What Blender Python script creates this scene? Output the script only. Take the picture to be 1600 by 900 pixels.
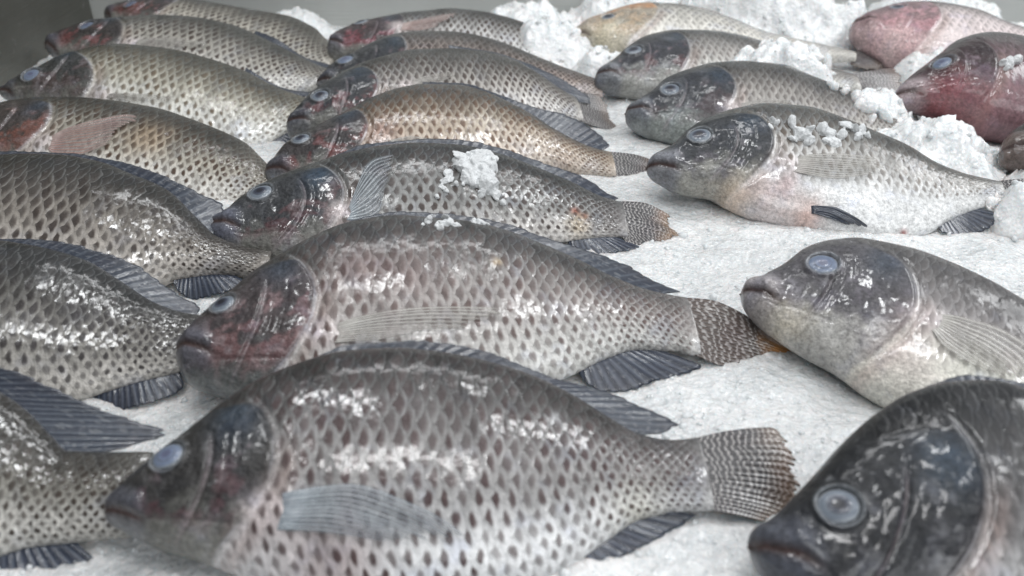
import bpy, math, json
import numpy as np
from mathutils import Matrix, Vector
sc = bpy.context.scene
for o in list(bpy.data.objects): bpy.data.objects.remove(o)
RNG = np.random.RandomState(7)

# ------------------------------------------------------------------ camera
cam_d = bpy.data.cameras.new('camera'); cam = bpy.data.objects.new('camera', cam_d); sc.collection.objects.link(cam)
cam.location = (0, 0, .30)
cam.rotation_euler = (math.pi/2 - math.atan(830/1350.), 0, 0)
cam_d.sensor_width = 36; cam_d.lens = 36*1350/1600.
cam_d.clip_start = .01; cam_d.clip_end = 60
cam_d.dof.use_dof = True; cam_d.dof.focus_distance = .60; cam_d.dof.aperture_fstop = 7.5
sc.camera = cam
# ------------------------------------------------------------------ world and light
wd = bpy.data.worlds.new('World'); sc.world = wd; wd.use_nodes = True
wd.node_tree.nodes['Background'].inputs[0].default_value = (.84, .91, 1.0, 1)
wd.node_tree.nodes['Background'].inputs[1].default_value = .20
def area(name, loc, target, sx, sy, power, col):
    d = bpy.data.lights.new(name, 'AREA'); d.shape = 'RECTANGLE'; d.size = sx; d.size_y = sy; d.energy = power; d.color = col
    o = bpy.data.objects.new(name, d); sc.collection.objects.link(o); o.location = loc
    o.rotation_euler = (Vector(target)-Vector(loc)).to_track_quat('-Z', 'Y').to_euler(); return o
area('window_light', (1.6, 1.0, 1.3), (.1, .6, 0), .9, .7, 17, (.97, .985, 1))
area('front_fill', (.6, -1.15, 1.35), (.05, .5, 0), 1.7, .8, 15, (.96, .985, 1))  # added soft fill from behind the camera for diffuse light on the bellies
area('ceiling_light', (.12, .02, 1.5), (.05, .5, 0), .60, .10, 5.0, (1, 1, 1))
area('tube_light', (-.1, 1.35, 1.6), (-.05, .4, 0), 1.2, .09, 5, (.98, .99, 1))
for q, (lx, ly, lz) in enumerate(((-.55, .25, 1.5), (.55, .45, 1.5), (-.15, .62, 1.6), (.35, .95, 1.6), (-.50, .85, 1.6), (.95, .15, 1.4))):
    area('glint_lamp', (lx, ly, lz), (lx*.3, .55, 0), .12, .12, 2.0, (.97, .99, 1))  # small lamps added only to put glints on the wet scales
sc.view_settings.view_transform = 'Standard'; sc.view_settings.look = 'None'
sc.view_settings.exposure = 0.0; sc.view_settings.gamma = 1
sc.cycles.use_denoising = True
sc.cycles.max_bounces = 8; sc.cycles.transparent_max_bounces = 12

# ------------------------------------------------------------------ helpers
def smooth(a, b, x):
    t = np.clip((x-a)/(b-a), 0, 1); return t*t*(3-2*t)
def hash2(i, j, s):
    v = np.sin(i*127.1+j*311.7+s*74.7)*43758.5453; return v-np.floor(v)
def vnoise(x, y, s=0):
    i = np.floor(x); j = np.floor(y); a = x-i; b = y-j; a = a*a*(3-2*a); b = b*b*(3-2*b)
    return (hash2(i,j,s)*(1-a)+hash2(i+1,j,s)*a)*(1-b)+(hash2(i,j+1,s)*(1-a)+hash2(i+1,j+1,s)*a)*b
def fbm(x, y, s=0, n=4):
    r = 0; k = .5
    for q in range(n):
        r = r+k*(vnoise(x*2**q, y*2**q, s+q*17)-.5); k *= .55
    return r
GU=[0,.05,.15,.3,.45,.6,.75,.9,1.0]
GW=[.10,.13,.17,.20,.19,.155,.105,.06,.036]
def pchip(xs,ys,xq):
    xs=np.asarray(xs,float); ys=np.asarray(ys,float); h=np.diff(xs); d=np.diff(ys)/h; n=len(xs)
    m=np.zeros(n)
    for i in range(1,n-1):
        if d[i-1]*d[i]>0:
            w1=2*h[i]+h[i-1]; w2=h[i]+2*h[i-1]; m[i]=(w1+w2)/(w1/d[i-1]+w2/d[i])
    m[0]=d[0]; m[-1]=d[-1]
    xq=np.clip(xq,xs[0],xs[-1]); k=np.clip(np.searchsorted(xs,xq)-1,0,n-2)
    t=(xq-xs[k])/h[k]; t2=t*t; t3=t2*t
    return (2*t3-3*t2+1)*ys[k]+(t3-2*t2+t)*h[k]*m[k]+(-2*t3+3*t2)*ys[k+1]+(t3-t2)*h[k]*m[k+1]
def clean(P):
    P=sorted([tuple(p) for p in P]); o=[P[0]]
    for p in P[1:]:
        if p[0]>o[-1][0]+1e-4: o.append(p)
    return np.array(o)
def body(top,bot,L,us,ang,Dm=None,lat=0.0,th=1.0):
    """section points: (len(us),len(ang),3)"""
    T=clean(top); B=clean(bot); x=us*L
    yt=pchip(T[:,0],T[:,1],x); yb=pchip(B[:,0],B[:,1],x)
    uu=np.linspace(0,1,200)
    if Dm is None: Dm=(pchip(T[:,0],T[:,1],uu*L)-pchip(B[:,0],B[:,1],uu*L)).max()
    dep=np.maximum(yt-yb,1e-4)
    w=np.minimum(th*Dm*np.interp(us,GU,GW),.45*dep)
    # smooth the width table
    c=(yt+yb)/2
    P=np.zeros((len(us),len(ang),3))
    P[...,0]=x[:,None]; P[...,1]=c[:,None]+dep[:,None]/2*np.sin(ang)[None]
    ca=np.cos(ang); P[...,2]=w[:,None]*np.sign(ca)*np.abs(ca)**.85+ (lat*((us-.45)**2-.05))[:,None]
    return P,Dm

def mesh_obj(name, V, Fq, mat, parent=None, smoothf=True, attrs=None):
    me = bpy.data.meshes.new(name); V = np.asarray(V, float)
    Fq = np.asarray(Fq); nf, nk = Fq.shape
    me.vertices.add(len(V)); me.vertices.foreach_set('co', V.ravel())
    me.loops.add(nf*nk); me.loops.foreach_set('vertex_index', Fq.ravel().astype(np.int32))
    me.polygons.add(nf); me.polygons.foreach_set('loop_start', np.arange(0, nf*nk, nk, dtype=np.int32))
    try: me.polygons.foreach_set('loop_total', np.full(nf, nk, dtype=np.int32))
    except Exception: pass
    me.update(calc_edges=True); me.validate()
    if smoothf: me.polygons.foreach_set('use_smooth', np.ones(len(me.polygons), bool))
    for k, a in (attrs or {}).items():
        a = np.asarray(a, float)
        if k.startswith('c_'):
            at = me.attributes.new(k, 'FLOAT_COLOR', 'POINT'); at.data.foreach_set('color', np.hstack([a[:, :3], np.ones((len(a), 1))]).ravel())
        else:
            at = me.attributes.new(k, 'FLOAT_VECTOR', 'POINT'); at.data.foreach_set('vector', a.ravel())
    o = bpy.data.objects.new(name, me); sc.collection.objects.link(o)
    if mat: me.materials.append(mat)
    if parent: o.parent = parent
    return o
def gridfaces(n, m, wrap=False):
    i, j = np.meshgrid(np.arange(n-1), np.arange(m if wrap else m-1), indexing='ij'); j2 = (j+1) % m
    return np.stack([i*m+j, (i+1)*m+j, (i+1)*m+j2, i*m+j2], -1).reshape(-1, 4)
def tag(o, label, cat, group=None, kind=None):
    if label: o['label'] = label
    if cat: o['category'] = cat
    if group: o['group'] = group
    if kind: o['kind'] = kind

# ------------------------------------------------------------------ node helpers
class NT:
    def __init__(s, name):
        s.mat = bpy.data.materials.new(name); s.mat.use_nodes = True; s.t = s.mat.node_tree; s.n = s.t.nodes; s.l = s.t.links
        s.bsdf = s.n['Principled BSDF']; s.out = s.n['Material Output']
    def put(s, sock, v):
        if hasattr(v, 'is_output'): s.l.new(v, sock)
        elif isinstance(v, (tuple, list)) and len(v) == 3 and sock.type == 'RGBA': sock.default_value = (*v, 1)
        else: sock.default_value = v
    def m(s, op, *a):
        n = s.n.new('ShaderNodeMath'); n.operation = op
        for k, v in enumerate(a): s.put(n.inputs[k], v)
        return n.outputs[0]
    def ss(s, a, b, x):
        n = s.n.new('ShaderNodeMapRange'); n.interpolation_type = 'SMOOTHSTEP'
        s.put(n.inputs[0], x); s.put(n.inputs[1], a); s.put(n.inputs[2], b); return n.outputs[0]
    def mix(s, f, a, b, blend='MIX'):
        n = s.n.new('ShaderNodeMix'); n.data_type = 'RGBA'; n.blend_type = blend
        s.put(n.inputs[0], f); s.put(n.inputs[6], a); s.put(n.inputs[7], b); return n.outputs[2]
    def attr(s, name):
        n = s.n.new('ShaderNodeAttribute'); n.attribute_name = name; return n
    def sep(s, v):
        n = s.n.new('ShaderNodeSeparateXYZ'); s.put(n.inputs[0], v); return n.outputs
    def comb(s, x, y, z):
        n = s.n.new('ShaderNodeCombineXYZ')
        for k, v in enumerate((x, y, z)): s.put(n.inputs[k], v)
        return n.outputs[0]
    def noise(s, vec, scale, detail=3, rough=.5):
        n = s.n.new('ShaderNodeTexNoise'); n.inputs['Scale'].default_value = scale; n.inputs['Detail'].default_value = detail; n.inputs['Roughness'].default_value = rough
        if vec is not None: s.l.new(vec, n.inputs['Vector'])
        return n.outputs['Fac']
    def white(s, vec):
        n = s.n.new('ShaderNodeTexWhiteNoise'); n.noise_dimensions = '3D'; s.l.new(vec, n.inputs['Vector']); return n.outputs
    def voro(s, vec, scale, feature='F1', out='Distance'):
        n = s.n.new('ShaderNodeTexVoronoi'); n.feature = feature; n.inputs['Scale'].default_value = scale
        if vec is not None: s.l.new(vec, n.inputs['Vector'])
        return n.outputs[out]
    def bump(s, h, dist, strength=1, normal=None):
        n = s.n.new('ShaderNodeBump'); s.put(n.inputs['Height'], h); n.inputs['Distance'].default_value = dist; s.put(n.inputs['Strength'], strength)
        if normal is not None: s.l.new(normal, n.inputs['Normal'])
        return n.outputs[0]
    def obj(s): return s.n.new('ShaderNodeTexCoord').outputs['Object']
    def set(s, **k):
        for a, v in k.items(): s.put(s.bsdf.inputs[a.replace('_', ' ')], v)

# ------------------------------------------------------------------ fish skin
def make_skin():
    N = NT('wet_fish_skin')
    g = N.attr('sc').outputs['Vector']; pig = N.attr('c_pig').outputs['Color']; spt = N.attr('c_spot').outputs['Color']; msk = N.attr('msk').outputs['Vector']
    X = N.sep(g); s0, t0, sm = X[0], X[1], X[2]
    Mk = N.sep(msk); spk, gl, edg = Mk[0], Mk[1], Mk[2]
    nz = N.n.new('ShaderNodeTexNoise'); nz.inputs['Scale'].default_value = .55; nz.inputs['Detail'].default_value = 2; N.l.new(N.comb(s0, N.m('MULTIPLY', t0, 2.5), 0), nz.inputs['Vector'])
    cc = N.sep(nz.outputs['Color'])
    s = N.m('ADD', s0, N.m('MULTIPLY', N.m('SUBTRACT', cc[0], .5), 1.2)); t = N.m('ADD', t0, N.m('MULTIPLY', N.m('SUBTRACT', cc[1], .5), .34))
    E, W = 1.95, .66
    def cand(k):
        col = N.m('SUBTRACT', N.m('FLOOR', s), k); ds = N.m('SUBTRACT', s, col)
        tt = N.m('SUBTRACT', t, N.m('MULTIPLY', N.m('FLOORED_MODULO', col, 2.), .5)); row = N.m('FLOOR', tt)
        dt = N.m('SUBTRACT', N.m('SUBTRACT', tt, row), .5); r = N.m('DIVIDE', dt, W)
        pr = N.m('SQRT', N.m('MAXIMUM', N.m('SUBTRACT', 1., N.m('MULTIPLY', r, r)), .05))
        return col, row, ds, dt, N.m('DIVIDE', ds, N.m('MULTIPLY', pr, E))
    a = cand(0.); b = cand(1.); use = N.m('LESS_THAN', b[4], 1.)
    sel = [N.m('ADD', p, N.m('MULTIPLY', use, N.m('SUBTRACT', q, p))) for p, q in zip(a, b)]
    col, row, ds, dt, q = sel
    wn = N.white(N.comb(col, row, 3.3)); wr = wn['Value']; wc = N.sep(wn['Color'])
    ex = N.m('DIVIDE', N.m('SUBTRACT', ds, .95), N.m('ADD', .46, N.m('MULTIPLY', edg, .42))); ey = N.m('DIVIDE', dt, N.m('ADD', .225, N.m('MULTIPLY', edg, .19)))
    d2 = N.m('ADD', N.m('MULTIPLY', ex, ex), N.m('MULTIPLY', ey, ey))
    d2 = N.m('ADD', d2, N.m('MULTIPLY', N.m('SUBTRACT', N.noise(N.obj(), 420, 2), .5), .45))
    spot = N.m('MULTIPLY', N.ss(1.55, .05, d2), N.m('MULTIPLY', N.m('MULTIPLY', spk, sm), N.m('ADD', .62, N.m('MULTIPLY', wr, .65))))
    # soft mottling at several scales
    n1 = N.noise(N.obj(), 38, 4, .6); n2 = N.noise(N.obj(), 230, 4, .65); n3 = N.noise(N.obj(), 1100, 2, .6)
    c = N.mix(N.m('MINIMUM', spot, 1.), pig, spt)
    rim = N.m('MULTIPLY', N.m('MULTIPLY', N.ss(.80, .95, q), sm), edg)
    c = N.mix(N.m('MULTIPLY', rim, .40), c, N.mix(.30, pig, (.50, .50, .50)))
    hdm = N.m('SUBTRACT', 1., sm)
    val = N.m('ADD', .52, N.m('ADD', N.m('MULTIPLY', n1, .36), N.m('ADD', N.m('MULTIPLY', n2, .48), N.m('MULTIPLY', N.m('SUBTRACT', wr, .5), N.m('MULTIPLY', sm, .30)))))
    val = N.m('ADD', val, N.m('MULTIPLY', N.m('SUBTRACT', n3, .5), .4))
    vh = N.m('ADD', 1., N.m('MULTIPLY', hdm, N.m('ADD', N.m('MULTIPLY', N.m('SUBTRACT', N.noise(N.obj(), 420, 5, .7), .5), 2.2), N.m('MULTIPLY', N.m('SUBTRACT', N.noise(N.obj(), 85, 4, .7), .5), .9))))
    qg = N.m('ADD', 1., N.m('MULTIPLY', sm, N.m('SUBTRACT', N.m('MULTIPLY', N.ss(.15, .9, q), .52), .32)))
    val = N.m('MULTIPLY', N.m('MULTIPLY', N.m('MAXIMUM', vh, .25), val), qg)
    c = N.mix(1., c, N.comb(val, val, val), 'MULTIPLY')
    fleck = N.m('MULTIPLY', N.ss(.655, .72, N.noise(N.obj(), 170, 3, .6)), N.m('ADD', .12, N.m('MULTIPLY', hdm, .16)))
    c = N.mix(fleck, c, (.40, .41, .42))
    hue = N.sep(N.voro(N.obj(), 90, 'F1', 'Color'))[0] if False else N.noise(N.obj(), 60, 3)
    c = N.mix(N.m('MULTIPLY', N.ss(.5, .75, hue), .22), c, N.mix(1., c, (.72, .85, 1.25), 'MULTIPLY'))
    # bump: every scale is a shingle tilted up towards its free edge, with its own small twist
    tilt = N.m('ADD', N.m('MULTIPLY', q, q), N.m('ADD', N.m('MULTIPLY', N.m('MULTIPLY', N.m('SUBTRACT', wc[0], .5), dt), 2.2), N.m('MULTIPLY', N.m('MULTIPLY', N.m('SUBTRACT', wc[1], .5), ds), .55)))
    dome = N.m('MULTIPLY', N.m('SUBTRACT', .25, N.m('MULTIPLY', dt, dt)), 1.4)
    h = N.m('MULTIPLY', N.m('ADD', tilt, dome), sm)
    h = N.m('ADD', h, N.m('MULTIPLY', n2, .40)); h = N.m('ADD', h, N.m('MULTIPLY', n3, .14)); h = N.m('ADD', h, N.m('MULTIPLY', n1, 1.2))
    h = N.m('ADD', h, N.m('MULTIPLY', hdm, N.m('MULTIPLY', N.noise(N.obj(), 150, 4, .6), 1.1)))
    bm = N.bump(h, .0016, 1.)
    h2 = N.m('ADD', N.m('MULTIPLY', N.m('MULTIPLY', N.m('ADD', N.m('MULTIPLY', tilt, .6), N.m('MULTIPLY', dome, 1.5)), sm), .6), N.m('ADD', N.m('MULTIPLY', N.noise(N.obj(), 100, 2), .5), N.m('MULTIPLY', n2, .07)))
    h2 = N.m('ADD', h2, N.m('MULTIPLY', hdm, N.m('MULTIPLY', N.noise(N.obj(), 170, 1, .5), .35)))
    bm2 = N.bump(h2, .0007, .9)
    rough = N.m('ADD', .30, N.m('MULTIPLY', n2, .28))
    cr = N.m('ADD', N.m('ADD', .05, N.m('MULTIPLY', sm, .02)), N.m('MULTIPLY', N.noise(N.obj(), 75, 3), .14))
    N.set(Base_Color=c, Roughness=rough, Normal=bm, Coat_Weight=gl, Coat_Roughness=cr, Coat_Normal=bm2, Specular_IOR_Level=.3)
    N.bsdf.inputs['Coat IOR'].default_value = 1.5
    N.bsdf.inputs['Subsurface Weight'].default_value = 0.0
    return N.mat

def make_fin(name, memb, ray, tip, band=0., alpha=1., spots=0., bd_=.00032):
    N = NT(name); f = N.sep(N.attr('fc').outputs['Vector']); r, l, hv = f[0], f[1], f[2]
    r = N.m('ADD', r, N.m('MULTIPLY', N.m('SUBTRACT', N.noise(N.comb(N.m('MULTIPLY', r, .8), N.m('MULTIPLY', l, .6), 0), 1., 2), .5), .7))
    fr = N.m('SUBTRACT', N.m('FRACT', r), .5); rid = N.m('SUBTRACT', 1., N.m('MULTIPLY', N.m('ABSOLUTE', fr), 2.))
    n1 = N.noise(N.obj(), 90, 3); n2 = N.noise(N.obj(), 420, 3, .6)
    c = N.mix(N.m('MULTIPLY', N.ss(.55, .9, rid), N.m('ADD', .35, N.m('MULTIPLY', n1, .9))), memb, ray)
    if band:
        ph = N.m('ADD', N.m('MULTIPLY', l, band), N.m('ADD', N.m('MULTIPLY', n1, 2.6), N.m('MULTIPLY', N.m('FRACT', N.m('MULTIPLY', N.m('FLOOR', r), .618)), .55)))
        bd = N.ss(.50, .92, N.m('ABSOLUTE', N.m('SUBTRACT', N.m('FRACT', ph), .5)) if False else N.m('MULTIPLY', N.m('ABSOLUTE', N.m('SUBTRACT', N.m('FRACT', ph), .5)), 2.))
        c = N.mix(N.m('MULTIPLY', bd, N.m('ADD', .45, N.m('MULTIPLY', n2, .5))), c, (.42, .40, .385))
    if spots:
        sp = N.ss(.36, .2, N.voro(N.comb(r, N.m('MULTIPLY', l, 9.), 0), 1.0))
        c = N.mix(N.m('MULTIPLY', sp, spots), c, (.45, .46, .46))
    c = N.mix(N.m('MULTIPLY', N.ss(.58, 1.0, N.m('ADD', l, N.m('MULTIPLY', N.m('SUBTRACT', n1, .5), .35))), hv), c, tip)
    c = N.mix(N.m('MULTIPLY', N.ss(.45, .7, N.noise(N.obj(), 45, 3)), .35), c, N.mix(1., c, (.75, .62, .68), 'MULTIPLY'))
    v = N.m('ADD', .6, N.m('MULTIPLY', n2, .8)); c = N.mix(1., c, N.comb(v, v, v), 'MULTIPLY')
    h = N.m('ADD', rid, N.m('MULTIPLY', n2, .9))
    bm = N.bump(h, bd_, .9)
    N.set(Base_Color=c, Roughness=.32, Normal=bm, Coat_Weight=.55, Coat_Roughness=.14, Coat_Normal=bm)
    if alpha < 1: N.put(N.bsdf.inputs['Alpha'], N.m('MINIMUM', 1., N.m('ADD', N.m('ADD', N.m('SUBTRACT', alpha-.10, N.m('MULTIPLY', l, .22)), N.m('MULTIPLY', rid, .45)), N.ss(.30, 0., l))))
    return N.mat
def simple(name, col, rough=.4, coat=0., var=.25, nscale=200, bumpd=0., **k):
    N = NT(name); n = N.noise(N.obj(), nscale, 4, .6); v = N.m('ADD', 1-var, N.m('MULTIPLY', n, 2*var))
    N.set(Base_Color=N.mix(1., col, N.comb(v, v, v), 'MULTIPLY'), Roughness=rough, Coat_Weight=coat, Coat_Roughness=.06, **k)
    if bumpd: N.set(Normal=N.bump(n, bumpd, 1))
    return N.mat
SKIN = make_skin()
FIN_DARK = make_fin('dark_blue_fin', (.028, .035, .055), (.070, .085, .115), (.05, .055, .065), 0., .93, .08, .00018)
FIN_DORSAL = make_fin('dorsal_fin_skin', (.030, .037, .054), (.075, .088, .110), (.06, .06, .065), 0., 1., .16, .0002)
FIN_TAIL = make_fin('banded_tail_fin', (.050, .046, .048), (.075, .070, .070), (.46, .24, .08), 15., 1.)
FIN_TAIL_BROWN = make_fin('brown_banded_tail_fin', (.070, .052, .045), (.13, .10, .085), (.50, .24, .07), 15., 1.)
FIN_PALE = make_fin('pale_pectoral_fin', (.22, .255, .285), (.46, .49, .51), (.14, .14, .16), 0., .36)
FIN_TAN = make_fin('tan_pectoral_fin', (.36, .34, .31), (.60, .58, .54), (.40, .38, .34), 0., .33)
FIN_RED = make_fin('red_pectoral_fin', (.44, .37, .35), (.36, .17, .13), (.36, .30, .28), 0., .42)
def make_eye(name, ring, inner, rim):
    N = NT(name); f = N.sep(N.attr('fc').outputs['Vector']); r = f[0]; n = N.noise(N.obj(), 220, 3); n2 = N.noise(N.obj(), 700, 3)
    rr = N.m('ADD', r, N.m('MULTIPLY', N.m('SUBTRACT', n, .5), .22))
    c = N.mix(N.ss(.42, .66, rr), inner, ring); c = N.mix(N.ss(.80, .92, rr), c, rim); c = N.mix(N.ss(.93, 1.02, rr), c, (.06, .06, .065))
    v = N.m('ADD', .75, N.m('MULTIPLY', n2, .5)); c = N.mix(1., c, N.comb(v, v, v), 'MULTIPLY')
    N.set(Base_Color=c, Roughness=.3, Coat_Weight=.28, Coat_Roughness=.06, Normal=N.bump(n, .0004, .5)); return N.mat
EYE = make_eye('fish_eye', (.16, .185, .22), (.04, .042, .055), (.29, .315, .345))
EYE_CLOUDY = make_eye('clouded_fish_eye', (.16, .195, .27), (.12, .14, .20), (.22, .24, .26))
PUPIL = make_eye('fish_pupil', (.040, .045, .065), (.018, .018, .025), (.09, .105, .14))
PUPIL_CLOUDY = make_eye('clouded_fish_pupil', (.14, .17, .25), (.10, .11, .17), (.17, .20, .27))
# ------------------------------------------------------------------ looks
def lk(**k):
    d = dict(back=(.085, .085, .080), mid=(.27, .255, .235), belly=(.66, .63, .59), spot=(.085, .062, .052), spk=.95, head=(.072, .074, .080),
             cheek=(.17, .055, .05), red=.45, jaw=(.26, .25, .22), b0=-.55, b1=.75, gl=.7, rim=.7, pink=.0, blue=.6, pect=None, spbelly=1., lip=None, lipk=1., smooth_belly=0., edge=.8)
    d.update(k)
    def cool(c, a, g):
        m = sum(c)/3; return tuple(min(.82, g*(m+(x-m)*a)*t) for x, t in zip(c, (.99, 1., 1.01)))
    w = d.get('warm', .72)
    d['mid'] = cool(d['mid'], w, 1.38); d['belly'] = cool(d['belly'], w+.1, 1.16); d['back'] = cool(d['back'], w, .55); d['spot'] = cool(d['spot'], 1.05, .95)
    d['head'] = cool(d['head'], .8, .52); d['cheek'] = (d['cheek'][0]*.62, d['cheek'][1]*.80, d['cheek'][2]*.85); d['red'] *= .85; d['jaw'] = cool(d['jaw'], .8, .74)
    d['b0'] += .10; return d
LOOK = {
 'L1': lk(back=(.15,.14,.11), mid=(.40,.36,.29), belly=(.68,.62,.53), cheek=(.26,.07,.06), red=.9, head=(.12,.09,.085)),
 'L2': lk(back=(.11,.11,.09), mid=(.34,.31,.26), belly=(.68,.65,.60), cheek=(.25,.06,.055), red=.9, head=(.10,.085,.08)),
 'L3': lk(back=(.12,.115,.085), mid=(.38,.35,.27), belly=(.70,.68,.63), spot=(.16,.12,.08), spk=.75, red=.35, head=(.09,.09,.085)),
 'L4': lk(warm=.7, back=(.11,.105,.085), mid=(.36,.32,.25), belly=(.72,.68,.62), spot=(.10,.065,.045), cheek=(.28,.08,.055), red=.9, head=(.13,.10,.09), pect='red', pink=.3),
 'L5': lk(back=(.060,.058,.050), mid=(.20,.17,.14), belly=(.50,.45,.40), spot=(.065,.05,.042), rim=.9),
 'L6': lk(back=(.055,.057,.055), mid=(.17,.155,.135), belly=(.55,.51,.46), spot=(.06,.052,.05), rim=.9, b0=-.8),
 'L7': lk(back=(.075,.07,.058), mid=(.19,.175,.145), belly=(.55,.52,.47), spot=(.07,.055,.045), rim=.8),
 'M1': lk(mid=(.42,.40,.38), belly=(.72,.70,.67), cheek=(.30,.06,.07), red=1., head=(.13,.085,.09), pect='red'),
 'M2': lk(back=(.12,.11,.10), mid=(.32,.24,.20), belly=(.55,.45,.40), cheek=(.20,.06,.06), red=.5, rim=.9),
 'M3': lk(back=(.085,.082,.07), mid=(.31,.28,.245), belly=(.68,.64,.60), cheek=(.24,.05,.05), red=.65, pect='tan'),
 'M4': lk(warm=.8, back=(.10,.095,.08), mid=(.34,.265,.19), belly=(.68,.58,.49), spot=(.17,.10,.062), cheek=(.25,.055,.05), red=.85, head=(.085,.068,.065)),
 'M5': lk(lip=(.12,.125,.16), lipk=1.2, back=(.070,.075,.072), mid=(.20,.195,.185), belly=(.58,.54,.50), spot=(.075,.055,.048), cheek=(.17,.045,.045), red=.6, blue=1., pect='pale', b0=-.75, spk=.9),
 'M6': lk(back=(.10,.10,.095), mid=(.30,.265,.245), belly=(.64,.62,.58), spot=(.14,.095,.085), head=(.115,.085,.085), cheek=(.24,.095,.09), red=.9, jaw=(.20,.21,.20), spk=.8, pect='tan', rim=.8, b0=-.7),
 'M7': lk(back=(.070,.066,.060), mid=(.24,.225,.215), belly=(.70,.69,.68), spot=(.095,.062,.060), head=(.070,.064,.060), cheek=(.13,.040,.045), red=.7, pink=.4, jaw=(.24,.23,.20), pect='pale', b0=-.75, b1=.85, edge=1.),
 'R1': lk(warm=.75, back=(.22,.20,.17), mid=(.44,.41,.36), belly=(.72,.68,.61), head=(.72,.60,.44), cheek=(.80,.40,.20), red=.5, jaw=(.72,.64,.48), spk=.35, blue=0., smooth_belly=.4, edge=.2),
 'R2': lk(lip=(.17,.18,.20), lipk=1.3, back=(.09,.09,.085), mid=(.34,.31,.28), belly=(.74,.70,.64), head=(.085,.085,.10), cheek=(.22,.075,.07), red=.6, jaw=(.45,.44,.40), spk=.5, gl=.8),
 'R3': lk(lip=(.17,.18,.20), lipk=1.3, back=(.08,.08,.075), mid=(.30,.27,.24), belly=(.66,.63,.58), head=(.075,.08,.095), red=.3, jaw=(.36,.39,.36), spk=.55, gl=.9),
 'R4': lk(lip=(.24,.245,.27), lipk=1.35, back=(.13,.13,.115), mid=(.42,.40,.37), belly=(.82,.75,.68), spot=(.15,.115,.09), head=(.070,.075,.085), cheek=(.17,.11,.12), red=.5, jaw=(.46,.44,.38), spk=.8, gl=.9, pink=.45, smooth_belly=1., b0=-.35, b1=.8, pect='tan'),
 'R5': lk(lip=(.36,.33,.33), lipk=1.5, back=(.20,.185,.18), mid=(.35,.315,.305), belly=(.76,.70,.60), head=(.17,.155,.17), cheek=(.22,.15,.17), red=.5, jaw=(.64,.61,.56), spk=.35, gl=.9, smooth_belly=1., b0=-.35, b1=.65, pect='tan', edge=.3),
 'R6': lk(lip=(.085,.09,.11), lipk=1.35, back=(.022,.023,.025), mid=(.115,.11,.11), belly=(.40,.38,.37), spot=(.05,.045,.045), head=(.030,.032,.038), cheek=(.06,.045,.055), red=.3, jaw=(.05,.052,.06), spk=.5, gl=.6, blue=.8),
 'F1': lk(warm=.9, back=(.20,.16,.15), mid=(.52,.44,.43), belly=(.74,.62,.60), head=(.50,.30,.31), cheek=(.72,.30,.31), red=.9, jaw=(.72,.50,.49), spk=.25, blue=0., gl=.8, smooth_belly=.8, edge=.3),
 'F2': lk(lip=(.36,.30,.31), lipk=1.5, warm=1., back=(.08,.065,.068), mid=(.13,.085,.09), belly=(.20,.12,.13), head=(.085,.045,.05), cheek=(.19,.095,.11), red=1., jaw=(.24,.13,.14), spk=.3, blue=0., gl=1., smooth_belly=.7, edge=.2),
 'F3': lk(lip=(.16,.12,.105), lipk=1.6, back=(.05,.05,.05), mid=(.11,.09,.085), belly=(.26,.20,.18), head=(.040,.038,.042), jaw=(.12,.095,.085), gl=1., red=.3),
}
LABEL = {

 'L1': 'farthest fish of the left row, reddish head by the steel wall',
 'L2': 'fish with a red jaw and flat pale eye in the dark steel corner',
 'L3': 'yellowish grey fish with plain blue-white eye, below the red-jawed fish in the left corner',
 'L4': 'fish at the left edge with a red-rayed pectoral fin spread over its flank',
 'L5': 'dark brown fish at the left edge, tail under the snout of the frayed-tail fish',
 'L6': 'dark fish at the left edge, long blue dorsal fin, just above the lowest one there',
 'L7': 'lowest fish at the left edge, large striped dorsal fin pointing right at the front fish',
 'M1': 'farthest fish of the middle row with a bright red gill cover and pink fin',
 'M2': 'fish mostly hidden behind its neighbours in the middle row, only eye and brownish back showing',
 'M3': 'grey fish with a whole pale eye and small upright pale fin, behind the orange-tan fish',
 'M4': 'orange-tan fish with honeycomb scales and red cheek, directly behind the fish with an ice lump',
 'M5': 'grey frayed-tail fish with a white lump of ice on its back',
 'M6': 'brownish fish with a long pale pectoral fin and an orange-tipped tail under another snout',
 'M7': 'large front fish lying full length at the bottom, brown spots and wide banded tail',
 'R1': 'cream and orange headed fish at the top, in front of the white heap of ice',
 'R2': 'dark-headed fish below the orange-headed fish, its back half covered by ice',
 'R3': 'wet dark fish between the ice-covered fish and the white-bellied fish at right',
 'R4': 'white-bellied fish with ice pieces on its shoulder and a small black pelvic fin',
 'R5': 'thick-lipped grey fish, cream throat over an orange tail tip',
 'R6': 'almost black shiny fish cut off by the lower right corner',
 'F1': 'pale pink fish at the top right corner seen from its chin',
 'F2': 'dark red-purple fish at the right edge below the pale pink fish',
 'F3': 'fish at the right edge of which little more than dark striped lips shows',

}
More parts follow.
